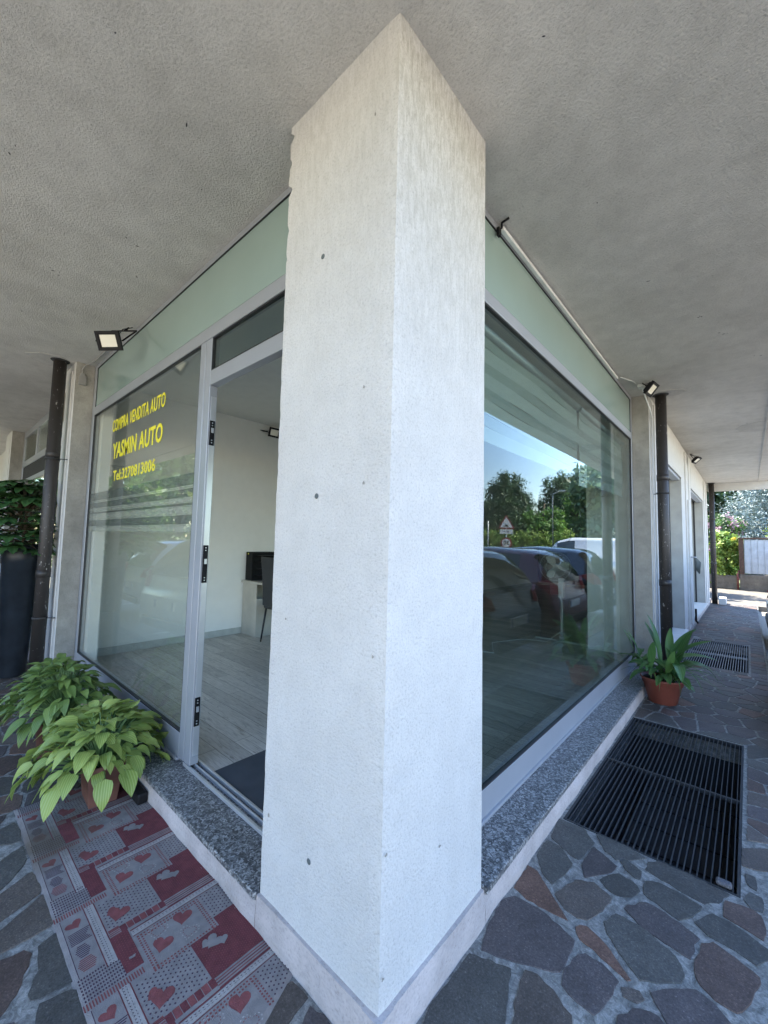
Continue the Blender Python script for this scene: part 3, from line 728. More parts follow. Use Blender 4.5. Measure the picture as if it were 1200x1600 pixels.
# neighbour unit on the left
nw = part('neighbour_window', frame_boxes(0, LP, 1, [(-8.62, -8.54, .13, 3.18), (-8.54, -4.66, .13, .26), (-8.54, -4.66, 2.56, 2.66), (-8.54, -4.66, 3.08, 3.18), (-7.42, -7.36, 2.66, 3.08), (-6.1, -6.04, 2.66, 3.08),
    (-6.1, -6.03, .26, 2.3), (-8.54, -4.66, 2.28, 2.34), (-4.72, -4.66, .26, 3.08)]), M['alu'], bevel=.003)
lab(nw, 'grey framed window of the neighbouring unit on the left')
obj('blank_panel', B(-8.54, -4.72, LP+.01, LP+.03, 2.342, 2.558), M['steel'], nw)
obj('window_pane', B(-8.54, -4.72, LP+.012, LP+.018, .262, 2.278), M['glass'], nw)
obj('transom_pane', B(-8.54, -4.72, LP+.012, LP+.018, 2.662, 3.078), M['glass'], nw)
part('neighbour_back_wall', B(-16, -4.66, 5.0, 5.1, .0, 3.199), M['iwall'])
part('neighbour_floor', B(-16, -4.65, .25, 5.0, .02, .13), M['skirt'])
part('neighbour_side_wall', B(-16, -9.3, .165, .25, .0, 3.199), M['white'])
part('granite_sill', B(-8.6, -4.67, -.022, .30, .104, .129), M['granite'], bevel=.004)
part('junction_box', B(-4.66, -4.585, -.035, -.0125, 2.64, 2.95), M['beige'], bevel=.01)
b = NB(); box(b, -4.252, -4.225, .03, .09, 2.97, 3.06); tube(b, [(-4.24, .06, 3.06), (-4.235, .05, 3.12), (-4.21, .07, 3.17), (-4.1, .11, 3.185), (-3.6, .12, 3.19)], .006, 8)
box(b, -4.25, -4.228, .04, .075, 3.06, 3.085)
lab(part('doorbell_box', b, M['cabgrey'], bevel=.003), 'small socket box with a looping grey cable')

# ================================================================== DRAIN PIPES
def drainpipe(label, x, y, z0, z1, r, brackets):
    t = thing('drainpipe', label, 'drainpipe', (x, y, z0), 0, 'brown drainpipes rising into the overhang')
    b = NB(); tube(b, [(0, 0, 0), (0, 0, z1-z0)], r, 28)
    for zz in (1.02, 2.2):
        tube(b, [(0, 0, zz), (0, 0, zz+.07)], r+.004, 28)
    obj('pipe', b, M['pipe'], t)
    for zz, dx, dy in brackets:
        b = NB(); tube(b, [(0, 0, zz), (0, 0, zz+.018)], r+.007, 28); tube(b, [(0, 0, zz+.009), (dx, dy, zz+.009)], .005, 6)
        obj('pipe_bracket', b, M['steel'], t)
    b = NB(); lathe(b, [(r+.004, z1-z0-.012), (r+.022, z1-z0-.006), (r+.026, z1-z0-.001)], 24)
    obj('pipe_collar', b, M['steel'], t)
    return t
drainpipe('paint flaked brown drainpipe beside the pillar left of the lettered window', -4.36, -.11, .0, 3.198, .055, ((2.18, .10, .10), (.62, .10, .10)))
drainpipe('dark brown drainpipe behind the round terracotta pot', .105, 4.60, .0, 3.198, .055, ((2.05, -.10, .05),))
drainpipe('far brown drainpipe at the end of the covered walkway', .11, 13.05, .0, 3.198, .06, ((1.6, -.10, .05),))
tag(obj('concrete_block', B(.19, .34, 12.95, 13.5, .001, .16), M['white'], bevel=.01), 'small pale concrete block beside the far drainpipe', 'block')
def spout(x, y):
    b = NB(); tube(b, [(x, y, .30), (x, y, .08), (x+.03, y, .03)], .018, 10); return b
tag(obj('downpipe_stub', spout(.03, 8.92), M['blackpl']), 'short black pipe stub low on the pillar by the marble step', 'pipe')

# ================================================================== GRATINGS
def grating(label, g, nbars, mat_b, cross, z=.002):
    x0, x1, y0, y1 = g
    t = thing('floor_grating', label, 'grating', ((x0+x1)/2, y0, 0), 0, 'steel floor gratings in the walkway')
    ox, oy = -(x0+x1)/2, -y0
    def L(b): bmesh.ops.transform(b, matrix=Matrix.Translation((ox, oy, 0)), verts=b.verts); return b
    fr = NB(); e = .012
    box(fr, x0+.001, x1-.001, y0+.001, y0+e, -.03, z); box(fr, x0+.001, x1-.001, y1-e, y1-.001, -.03, z); box(fr, x0+.001, x0+e, y0+e, y1-e, -.03, z); box(fr, x1-e, x1-.001, y0+e, y1-e, -.03, z)
    obj('grating_frame', L(fr), M['steel'], t)
    bb = NB()
    for i in range(nbars):
        x = x0+e+(x1-x0-2*e)*(i+.5)/nbars
        xo = [x+.0015*noise.noise(Vector((i*3.1, k, 0))) for k in range(5)]
        for k in range(4):
            ya, yb = y0+e+(y1-y0-2*e)*k/4, y0+e+(y1-y0-2*e)*(k+1)/4
            vs_ = []
            for (xx, yy) in ((xo[k], ya), (xo[k+1], yb)):
                vs_.append([bb.verts.new((xx-.0019, yy, -.014)), bb.verts.new((xx+.0019, yy, -.014)), bb.verts.new((xx+.0019, yy, z-.001)), bb.verts.new((xx-.0019, yy, z-.001))])
            for q in range(4): bb.faces.new((vs_[0][q], vs_[0][(q+1) % 4], vs_[1][(q+1) % 4], vs_[1][q]))
    ba = obj('grating_bars', L(bb), mat_b, t)
    cb = NB()
    for yy in cross: box(cb, x0+e, x1-e, yy-.006, yy+.006, -.02, z+.0006)
    obj('cross_bar', L(cb), mat_b, t)
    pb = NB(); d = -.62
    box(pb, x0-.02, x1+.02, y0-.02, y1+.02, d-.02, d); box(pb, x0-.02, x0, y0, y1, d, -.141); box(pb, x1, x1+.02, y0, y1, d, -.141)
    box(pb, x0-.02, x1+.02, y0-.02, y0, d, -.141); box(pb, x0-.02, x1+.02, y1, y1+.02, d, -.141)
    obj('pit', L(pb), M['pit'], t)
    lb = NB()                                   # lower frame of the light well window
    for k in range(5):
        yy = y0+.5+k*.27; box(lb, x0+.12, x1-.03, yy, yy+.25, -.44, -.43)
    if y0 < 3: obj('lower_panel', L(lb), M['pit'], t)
    return t
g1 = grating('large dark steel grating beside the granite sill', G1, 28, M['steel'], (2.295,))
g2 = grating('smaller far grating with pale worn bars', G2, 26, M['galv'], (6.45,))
tag(obj('loose_stone', B(.66, .715, 1.445, 1.48, .0025, .022), M['stone'], bevel=.008), 'small stone lying on the near corner of the large grating', 'stone')
me = bpy.data.objects['loose_stone'].data
ca = me.color_attributes.new('tone', 'FLOAT_COLOR', 'CORNER')
for d in ca.data: d.color = (.09, .09, .1, 1)

# ================================================================== PATCHWORK MAT
M['mgrey'] = plain('mat_grey_cotton', (.235, .215, .205), .95, var=.14, vs=30, bs=420, bst=1, bd=.003)
M['mred'] = plain('mat_dark_red', (.135, .030, .036), .95, var=.2, vs=30, bs=420, bst=1, bd=.003)
M['mrose'] = plain('mat_faded_red', (.21, .06, .060), .95, var=.2, vs=40, bs=420, bst=1, bd=.003)
M['mdark'] = plain('mat_dark_dots', (.065, .035, .055), .95, var=.1, bs=300)
M['mlite'] = plain('mat_pale_print', (.36, .335, .31), .95, var=.12, vs=40, bs=420, bst=1, bd=.003)
M['mbrown'] = plain('mat_brown_stain', (.09, .065, .035), .95, var=.3, vs=20, bs=300)
for k_ in ('mgrey', 'mlite', 'mdark', 'mrose'):          # brown water stain near the far outer corner
    m = M[k_]; n = m.node_tree; p = n.nodes['Principled BSDF']; src = p.inputs['Base Color'].links[0].from_socket
    tc = n.nodes.new('ShaderNodeTexCoord'); ds = N(n.nodes, 'ShaderNodeVectorMath', operation='DISTANCE'); n.links.new(tc.outputs['Object'], ds.inputs[0]); ds.inputs[1].default_value = (-.44, -.19, 0)
    nz_ = noi(n, tc.outputs['Object'], 14, 4); ad = N(n.nodes, 'ShaderNodeMath', operation='MULTIPLY_ADD'); n.links.new(nz_, ad.inputs[0]); ad.inputs[1].default_value = .16; n.links.new(ds.outputs['Value'], ad.inputs[2])
    r_ = ramp(n.nodes, [(.14, (.75,)*3), (.34, (0, 0, 0))]); n.links.new(ad.outputs[0], r_.inputs[0])
    n.links.new(mixc(n, src, (.085, .062, .035), r_.outputs[0]), p.inputs['Base Color'])
mt = thing('patchwork_mat', 'long grey and dark red doormat with hearts and patchwork pattern', 'mat', (-1.25, -.25, .004))
V, F, MI = [], [], []
LV = {0: .0052, 1: .0060, 2: .0068}
def zmat(x, y):
    return .010+.0035*noise.noise(Vector((x*5, y*6, 0)))+.0012*noise.noise(Vector((x*22, y*22, 4)))
def addpoly(pts, mi, lev):
    i0 = len(V)
    for p in pts: V.append((p[0], p[1], zmat(p[0], p[1])+lev*.0006))
    F.append(list(range(i0, i0+len(pts)))); MI.append(mi)
def rect(u0, u1, v0, v1, mi, lev, o=0, sub=.03):
    nx = max(1, int(abs(u1-u0)/sub)); ny = max(1, int(abs(v1-v0)/sub))
    for i in range(nx):
        for j in range(ny):
            a0, a1 = u0+(u1-u0)*i/nx, u0+(u1-u0)*(i+1)/nx; b0, b1 = v0+(v1-v0)*j/ny, v0+(v1-v0)*(j+1)/ny
            q = [(o+a0, b0), (o+a1, b0), (o+a1, b1), (o+a0, b1)]
            if any(not on_mat(*p) for p in q): continue
            addpoly(q, mi, lev)
XE, XW = -.372, -2.10
def on_mat(x, y): return XW+.004 < x < XE+(-.0-y)*.40-.004 and -.511 < y < -.0015
def dots(u0, u1, v0, v1, s, r, mi, lev, o, stag=True):
    j = 0; v = v0+s/2
    while v < v1:
        u = u0+s/2+(s/2 if stag and j % 2 else 0)
        while u < u1:
            if on_mat(o+u+r, v) and on_mat(o+u-r, v): addpoly([(o+u-r, v), (o+u, v-r), (o+u+r, v), (o+u, v+r)], mi, lev)
            u += s
        v += s*.75; j += 1
def heart(cu, cv, s, mi, lev, o, rot=0):
    pts = []
    for k in range(22):
        t = k/22*2*PI
        x = 16*math.sin(t)**3/16; y = (13*math.cos(t)-5*math.cos(2*t)-2*math.cos(3*t)-math.cos(4*t))/15
        a, b = x*s, y*s*.95; pts.append((o+cu+a*math.cos(rot)-b*math.sin(rot), cv+a*math.sin(rot)+b*math.cos(rot)))
    if all(on_mat(*p) for p in pts): addpoly(pts, mi, lev)
def dashring(cu, cv, s, mi, lev, o, rot):
    for k in range(20):
        t = k/20*2*PI; dt = .09
        q = []
        for tt, sc in ((t, 1), (t+dt*1.6, 1), (t+dt*1.6, .88), (t, .88)):
            x = math.sin(tt)**3; y = (13*math.cos(tt)-5*math.cos(2*tt)-2*math.cos(3*tt)-math.cos(4*tt))/15
            a, b = x*s*sc, y*s*.95*sc; q.append((o+cu+a*math.cos(rot)-b*math.sin(rot), cv+a*math.sin(rot)+b*math.cos(rot)))
        if all(on_mat(*p) for p in q): addpoly(q, mi, lev)
def stripes(u0, u1, v0, v1, n, mi, lev, o, along='v', duty=.5):
    for i in range(n):
        if along == 'v':
            a = u0+(u1-u0)*i/n; rect(a, a+(u1-u0)/n*duty, v0, v1, mi, lev, o)
        else:
            a = v0+(v1-v0)*i/n; rect(u0, u1, a, a+(v1-v0)/n*duty, mi, lev, o)
def lace(u0, u1, v0, v1, n, o, along='v'):
    rect(u0, u1, v0, v1, 4, 1, o)
    for i in range(n):
        if along == 'v':
            a = v0+(v1-v0)*(i+.5)/n; s = (v1-v0)/n*.36; w_ = (u1-u0)*.36; c = (u0+u1)/2
            for q, sg in ((c-w_*.5, 1), (c+w_*.6, -1)):
                pts = [(o+q-w_*.45, a-s), (o+q+sg*w_*.3, a), (o+q-w_*.45, a+s), (o+q-w_*.1, a)]
                if all(on_mat(*p) for p in pts): addpoly(pts, 2, 2)
        else:
            a = u0+(u1-u0)*(i+.5)/n; s = (u1-u0)/n*.36; w_ = (v1-v0)*.36; c = (v0+v1)/2
            for q, sg in ((c-w_*.5, 1), (c+w_*.6, -1)):
                pts = [(o+a-s, q-w_*.45), (o+a, q+sg*w_*.3), (o+a+s, q-w_*.45), (o+a, q-w_*.1)]
                if all(on_mat(*p) for p in pts): addpoly(pts, 2, 2)
# woven ground
nx = 90; ny = 24
idx = {}
rg = random.Random(3)
for j in range(ny+1):
    for i in range(nx+1):
        v = -.515+.512*j/ny
        xw = XW+.012*noise.noise(Vector((v*20, 5, 0))); xe = XE+(-v)*.40+.002*noise.noise(Vector((v*60, 9, 0)))
        x = xw+(xe-xw)*i/nx
        yy = v+(.004*noise.noise(Vector((x*9, 2, 0))) if j in (0,) else 0)
        edge = i in (0, nx) or j in (0, ny)
        idx[i, j] = len(V); V.append((x, yy, .002 if edge else zmat(x, yy)))
for j in range(ny):
    for i in range(nx):
        F.append([idx[i, j], idx[i+1, j], idx[i+1, j+1], idx[i, j+1]]); MI.append(0)
T = .4225
for k in range(-4, 2):
    o = -.907+k*T
    # cross band with scallops
    rect(-.014, -.009, -.33, -.002, 1, 1, o); lace(-.007, .016, -.33, -.002, 26, o)
    rect(.018, .021, -.33, -.002, 1, 1, o)
    # framed hearts
    stripes(.024, .20, -.325, -.105, 2, 3, 0, o) if 0 else None
    for uu in (.028, .040, .188, .199):
        v = -.322
        while v < -.115: rect(uu, uu+.006, v, v+.006, 3, 1, o); v += .011
    for vv in (-.322, -.311, -.122, -.111):
        u = .03
        while u < .20: rect(u, u+.006, vv, vv+.006, 3, 1, o); u += .011
    heart(.068, -.178, .034, 3, 1, o, 1.1); heart(.122, -.268, .034, 3, 1, o, .9)
    dashring(.062, -.262, .034, 4, 1, o, 1.1); dashring(.145, -.185, .034, 4, 1, o, .9)
    dashring(.062, -.262, .024, 3, 1, o, 1.1); dashring(.145, -.185, .024, 3, 1, o, .9)
    # upper dots
    dots(.022, .15, -.100, -.010, .0165, .0036, 2, 1, o)
    stripes(.025, .15, -.012, -.002, 9, 1, 1, o)
    # big red panel with mitten
    rect(.155, .20, -.1, -.002, 1, 1, o); rect(.20, .368, -.205, -.002, 1, 1, o)
    dots(.16, .368, -.10, -.004, .010, .0018, 3, 2, o); dots(.204, .368, -.203, -.10, .010, .0018, 3, 2, o)
    heart(.245, -.140, .030, 0, 3, o, .4); heart(.262, -.118, .020, 0, 3, o, 1.4); heart(.235, -.165, .018, 0, 3, o, .4)
    for q in range(4): rect(.375+q*.010, .379+q*.010, -.20, -.002, 1 if q % 2 else 3, 1, o)
    # lower dots with heart
    dots(.20, .35, -.385, -.21, .0165, .0036, 2, 1, o)
    heart(.30, -.335, .036, 3, 2, o, 1.0); heart(.275, -.350, .022, 3, 2, o, .3)
    # block bar
    for q in range(7): rect(.362, .395, -.352+q*.022, -.352+q*.022+.020, (1, 3, 1, 3)[q % 4] if q % 2 == 0 else 3, 1, o)
    stripes(.360, .372, -.385, -.352, 2, 1, 1, o); stripes(.355, .40, -.386, -.353, 5, 3, 1, o)
    # small red panel
    rect(-.03, .145, -.388, -.335, 1, 1, o); dots(-.028, .145, -.386, -.337, .011, .0018, 3, 2, o)
    # long lace
    lace(.182, .495, -.420, -.392, 26, o, 'u'); rect(.182, .495, -.3915, -.388, 1, 1, o); rect(.182, .495, -.424, -.421, 1, 1, o)
    # check and fringe
    for q in range(15):
        for s in range(7): rect(.055+s*.0145, .055+s*.0145+.0075, -.502+q*.0078, -.502+q*.0078+.0045, 2, 1, o)
    stripes(.156, .182, -.51, -.34, 22, 3, 1, o, 'u'); rect(.150, .188, -.511, -.495, 1, 1, o)
    stripes(.03, .156, -.511, -.500, 10, 3, 1, o)
    # outer strip of little hearts and strokes
    heart(.235, -.462, .026, 3, 1, o, 1.9)
    for q in range(8): rect(.275+q*.0075, .2785+q*.0075, -.488, -.440+.004*abs(4-q), 2, 1, o)
    for q in range(7): rect(.345+q*.008, .349+q*.008, -.485+.003*abs(3-q), -.442-.003*abs(3-q), 2, 1, o)
    for q in range(7): rect(.405+q*.008, .409+q*.008, -.49+.003*abs(3-q), -.438-.003*abs(3-q), 3, 1, o)
    rect(.187, .475, -.4965, -.4945, 2, 1, o)
# loose fringe on the far end
for q in range(40):
    v = -.51+q*.0128; i0 = len(V); dx = rg.uniform(.006, .022)
    V += [(XW+.01, v, .006), (XW+.01, v+.004, .006), (XW-dx, v+rg.uniform(-.004, .008), .001)]
    F.append([i0, i0+1, i0+2]); MI.append(3)
V = [(x+1.25, y+.25, z-.004) for x, y, z in V]
obj('mat_cloth', pymesh('mat_cloth', V, F, MI), [M['mgrey'], M['mred'], M['mdark'], M['mrose'], M['mlite'], M['mbrown']], mt)

# ================================================================== PLANTS
class Leaves:
    def __init__(s): s.V = []; s.F = []; s.U = []; s.MI = []
    def blade(s, o, az, e0, e1, L, W, prof, fold=.25, roll=0, n=7, mi=0, twist=0, wave=0):
        p = Vector(o); i0 = len(s.V); u = Vector((math.cos(az), math.sin(az), 0)); sd_ = Vector((-math.sin(az), math.cos(az), 0))
        for i in range(n+1):
            t = i/n; e = e0+(e1-e0)*t
            d = u*math.cos(e)+Vector((0, 0, math.sin(e))); nn = -u*math.sin(e)+Vector((0, 0, math.cos(e)))
            rl = roll+twist*t; a = sd_*math.cos(rl)+nn*math.sin(rl); b = nn*math.cos(rl)-sd_*math.sin(rl)
            ww = W*prof(t)*.5
            for k in (-1, -.5, 0, .5, 1):
                q = p+a*(k*ww)+b*(abs(k)*ww*fold+wave*math.sin(t*11+k*3)*abs(k)*ww)
                s.V.append(q); s.U.append((.5+k*.5*max(.15, prof(t)), t))
            p = p+d*(L/n)
        for i in range(n):
            for k in range(4):
                a = i0+i*5+k; s.F.append((a, a+1, a+6, a+5)); s.MI.append(mi)
        return p
    def stem(s, pts, r, mi=1, n=5):
        pts = [Vector(q) for q in pts]; i0 = len(s.V)
        for i, p in enumerate(pts):
            d = (pts[min(i+1, len(pts)-1)]-pts[max(0, i-1)]).normalized(); a = d.cross(Vector((.3, .2, 1))).normalized(); b = d.cross(a)
            for k in range(n):
                s.V.append(p+(a*math.cos(k*2*PI/n)+b*math.sin(k*2*PI/n))*r); s.U.append((0, i/len(pts)))
        for i in range(len(pts)-1):
            for k in range(n): s.F.append((i0+i*n+k, i0+i*n+(k+1) % n, i0+(i+1)*n+(k+1) % n, i0+(i+1)*n+k)); s.MI.append(mi)
    def build(s, name, mats, parent): return obj(name, pymesh(name, s.V, s.F, s.MI, s.U, True), mats, parent)
ovate = lambda t: max(.02, (math.sin(PI*min(1, t*1.02)**.62))**.8*(1-.15*t)) if t < .97 else .02
lance = lambda t: max(.03, math.sin(PI*(t*.95+.03))**.75)
strap = lambda t: max(.02, min(1, t*6+.3)*(1-t**3))
M['hosta'] = leaf_mat('hosta_leaf_light', (.19, .28, .05), (.40, .50, .13), 8, .40, .3, (.50, .58, .24))
M['hosta2'] = leaf_mat('hosta_leaf_dark', (.09, .17, .04), (.23, .33, .08), 8, .38, .28, (.28, .38, .13))
M['stemg'] = plain('green_stem', (.11, .19, .06), .5)
M['fats'] = leaf_mat('fatsia_leaf', (.035, .095, .035), (.085, .19, .060), 2, .32, .25, (.11, .22, .08))
M['ging'] = leaf_mat('lance_leaf', (.045, .125, .035), (.11, .22, .06), 6, .38, .35, (.14, .26, .09))
M['bark'] = plain('bark', (.10, .075, .05), .9, var=.3, vs=20, bs=40, bst=1, bd=.02)

def hosta(t, mats, n, R_, H, Lf, Wf, seed, z0, squash=(1, 1), rim=.12, name='foliage', off=(0, 0)):
    rg = random.Random(seed); lv = Leaves()
    for i in range(n):
        ring = (i+.5)/n                       # 0 centre, upright ... 1 outside, drooping
        az = i*2.39996+rg.uniform(-.3, .3)
        rr = R_*(.02+.78*ring**.62)*rg.uniform(.82, 1.12); hh = H*(1.0-.85*ring**1.6)*rg.uniform(.85, 1.08)
        sx, sy = squash
        base = Vector((rim*.4*math.cos(az)*ring, rim*.4*math.sin(az)*ring, z0))
        tip = Vector((rr*math.cos(az)*sx+off[0], rr*math.sin(az)*sy+off[1], z0+hh))
        mid = base.lerp(tip, .5)+Vector((0, 0, .03+.02*(1-ring)))
        lv.stem([base, base.lerp(mid, .5)+Vector((0, 0, .02)), mid, mid.lerp(tip, .55)+Vector((0, 0, .008)), tip], .0026)
        e0 = .55-1.15*ring+rg.uniform(-.3, .3); e1 = -.35-1.1*ring+rg.uniform(-.3, .2)
        L = Lf*rg.uniform(.75, 1.2)*(.8+.35*ring); 
        az2 = math.atan2(tip.y, tip.x) if tip.xy.length > .02 else az
        lv.blade(tip, az2+rg.uniform(-.35, .35)*(1+3*(1-ring)**2), e0, e1, L, Wf*L/Lf*rg.uniform(.88, 1.15), ovate, .22, rg.uniform(-.35, .35), 9, 0, rg.uniform(-.3, .3), .05)
    return lv.build(name, mats, t)

# front hosta in a square terracotta pot standing on the mat
t = thing('potted_hosta', 'light green hosta in a square terracotta pot standing on the mat', 'potted plant', (-1.905, -.185, .012), R(-3))
b = NB(); s0, s1 = .118, .152
def sqr(b, h0, a0, h1, a1): 
    lo = [b.verts.new((x*a0, y*a0, h0)) for x, y in ((-1, -1), (1, -1), (1, 1), (-1, 1))]; hi = [b.verts.new((x*a1, y*a1, h1)) for x, y in ((-1, -1), (1, -1), (1, 1), (-1, 1))]
    for i in range(4): b.faces.new((lo[i], lo[(i+1) % 4], hi[(i+1) % 4], hi[i]))
    return lo, hi
lo, _ = sqr(b, 0, s0, .205, .146); b.faces.new(lo[::-1]); sqr(b, .205, .146, .2051, .158); sqr(b, .2051, .158, .252, .163); sqr(b, .252, .163, .2521, .146); sqr(b, .2521, .146, .21, .144)
bmesh.ops.remove_doubles(b, verts=b.verts, dist=.00005)
pt = obj('pot', b, M['terra'], t, bevel=.004)
obj('soil', B(-.108, .108, -.074, .074, .17, .182), M['soil'], pt)
for v in pt.data.vertices:
    v.co.x *= .8; v.co.y *= .54; v.co.z *= .84
hosta(t, [M['hosta'], M['stemg']], 330, .40, .27, .112, .070, 5, .135, (1.12, .95), off=(-.16, .02))
tag(obj('plastic_tray', B(-2.02, -1.66, -.075, -.020, .012, .07), M['blackpl'], bevel=.012), 'low black plastic tray between the square pot and the plinth', 'tray')
# second hosta behind it
t = thing('potted_hosta', 'darker green hosta in the pot behind, against the window rail', 'potted plant', (-2.66, -.21, .003), R(8))
b = NB(); lathe(b, [(.13, 0), (.15, .20), (.165, .2001), (.168, .24), (.15, .2401), (.148, .20)], 28)
pt = obj('pot', b, M['terra'], t)
b = NB(); lathe(b, [(.0005, .215), (.147, .216)], 28); obj('soil', b, M['soil'], pt)
hosta(t, [M['hosta2'], M['stemg']], 300, .40, .33, .120, .058, 11, .20, (1.15, .80), off=(-.14, 0))
lvx = Leaves(); rg = random.Random(2)
for i in range(16):
    p = Vector((.42+rg.uniform(-.035, .035), -.02+rg.uniform(-.04, .04), .40+rg.uniform(-.02, .03))); lvx.blade(p, rg.uniform(0, 6), .5, -.6, .022, .014, ovate, .2, 0, 4, 0)
lvx.stem([(.05, 0, .2), (.25, -.02, .36), (.42, -.02, .40)], .003)
lvx.build('faded_flowers', [plain('faded_pink_flower', (.30, .16, .15), .8), M['stemg']], t)

# round pot on the right with lance shaped and grassy leaves
t = thing('potted_plant', 'leafy potted plant in a round terracotta pot by the drainpipe', 'potted plant', (.165, 3.80, .003)); t.scale = (1.2, 1.2, 1.15)
b = NB(); lathe(b, [(.088, 0), (.095, .004), (.128, .145), (.136, .150), (.142, .18), (.148, .184), (.150, .198), (.142, .2), (.136, .17)], 36)
pt = obj('pot', b, M['terra2'], t)
b = NB(); lathe(b, [(.0005, .178), (.135, .176)], 28); obj('soil', b, M['soil'], pt)
lv = Leaves(); rg = random.Random(21)
def shoot(x, y, h, lean, laz, leaves, L, W):
    pts = [Vector((x, y, .18))]
    for k in range(1, 6):
        q = k/5; pts.append(Vector((x+lean*q*q*math.cos(laz), y+lean*q*q*math.sin(laz), .18+h*q)))
    lv.stem(pts, .006)
    for k in range(leaves):
        q = .35+.65*(k+1)/leaves; j = min(4, int(q*5)); p = pts[j].lerp(pts[j+1] if j < 5 else pts[5], q*5-j) if q < 1 else pts[5]
        az = laz+k*2.3+rg.uniform(-.4, .4)
        up = (k == leaves-1)
        lv.blade(p, az, 1.35 if up else .75+rg.uniform(-.2, .2), 1.0 if up else -.75+rg.uniform(-.4, .3), 1.3*L*rg.uniform(.85, 1.2), 1.25*W*rg.uniform(.85, 1.15), lance, .22, rg.uniform(-.3, .3), 9, 0, rg.uniform(-.5, .5))
shoot(-.07, -.03, .14, .10, 2.6, 4, .20, .034); shoot(.0, .02, .13, .03, 2.0, 4, .28, .045); shoot(.05, .0, .10, .05, .3, 4, .27, .065)
shoot(-.03, -.08, .10, .05, 4.2, 4, .17, .045); shoot(.08, -.05, .06, .08, 5.4, 3, .20, .06); shoot(-.08, .04, .16, .12, 3.0, 4, .18, .03)
shoot(.02, .07, .12, .04, 1.2, 4, .2, .05); shoot(.04, -.07, .05, .05, 4.9, 4, .16, .045)
for (az, L, W, e) in ((.3, .30, .07, .95), (5.0, .2, .06, .2), (4.6, .21, .055, .3), (5.5, .24, .06, .1), (2.1, .36, .042, 1.25), (.9, .33, .05, 1.05), (2.9, .2, .05, .5), (3.8, .16, .05, .4)):
    lv.blade((rg.uniform(-.05, .05), rg.uniform(-.05, .05), .22), az, e+.35, e-.75, L*1.45, W*1.1, lance, .25, rg.uniform(-.5, .5), 9, 0, .3)
for i in range(24):
    az = rg.uniform(-1.6, 1.3) if i < 17 else rg.uniform(0, 6.28); L = rg.uniform(.32, .52)
    lv.blade((.05+rg.uniform(-.05, .04), rg.uniform(-.05, .05), .19), az, rg.uniform(.7, 1.3), rg.uniform(-1.5, -.7), L, .011, strap, .5, 0, 12, 0)
lv.build('foliage', [M['ging'], M['stemg']], t)

# fatsia in a tall planter at the left edge
t = thing('potted_fatsia', 'dark glossy fatsia in a tall blue black planter behind the left drainpipe', 'potted plant', (-4.83, -.225, .003))
b = NB(); lathe(b, [(.105, 0), (.112, .01), (.150, 1.13), (.158, 1.135), (.160, 1.20), (.164, 1.325), (.150, 1.33), (.146, 1.25)], 40)
pt = obj('planter', b, M['planter'], t)
b = NB(); lathe(b, [(.0005, 1.27), (.146, 1.265)], 28); obj('soil', b, M['soil'], pt)
lv = Leaves(); rg = random.Random(8)
for i in range(120):
    az = i*2.4+rg.uniform(-.4, .4); q = (i+.5)/120; rr = .08+.27*q**.6*rg.uniform(.6, 1.15); hh = 1.98-.74*q**1.0+rg.uniform(-.06, .06)
    tip = Vector((rr*math.cos(az), rr*math.sin(az), hh)); base = Vector((.03*math.cos(az), .03*math.sin(az), 1.27+.5*(1-q)))
    lv.stem([base, base.lerp(tip, .5)+Vector((0, 0, .04)), tip], .004)
    S_ = rg.uniform(.17, .24); tilt = rg.uniform(-.5, .15)
    for k in range(8):
        a = az+(k-3.5)/3.5*2.1; sc = 1-.30*abs(k-3.5)/3.5
        lv.blade(tip, a, tilt*math.cos(a-az)+.12, tilt*math.cos(a-az)-.35, S_*sc, S_*.40*sc, lance, .15, 0, 5, 0)
lv.stem([(0, 0, 1.2), (.01, .01, 1.5), (0, .02, 1.8)], .014)
lv.build('foliage', [M['fats'], M['bark']], t)

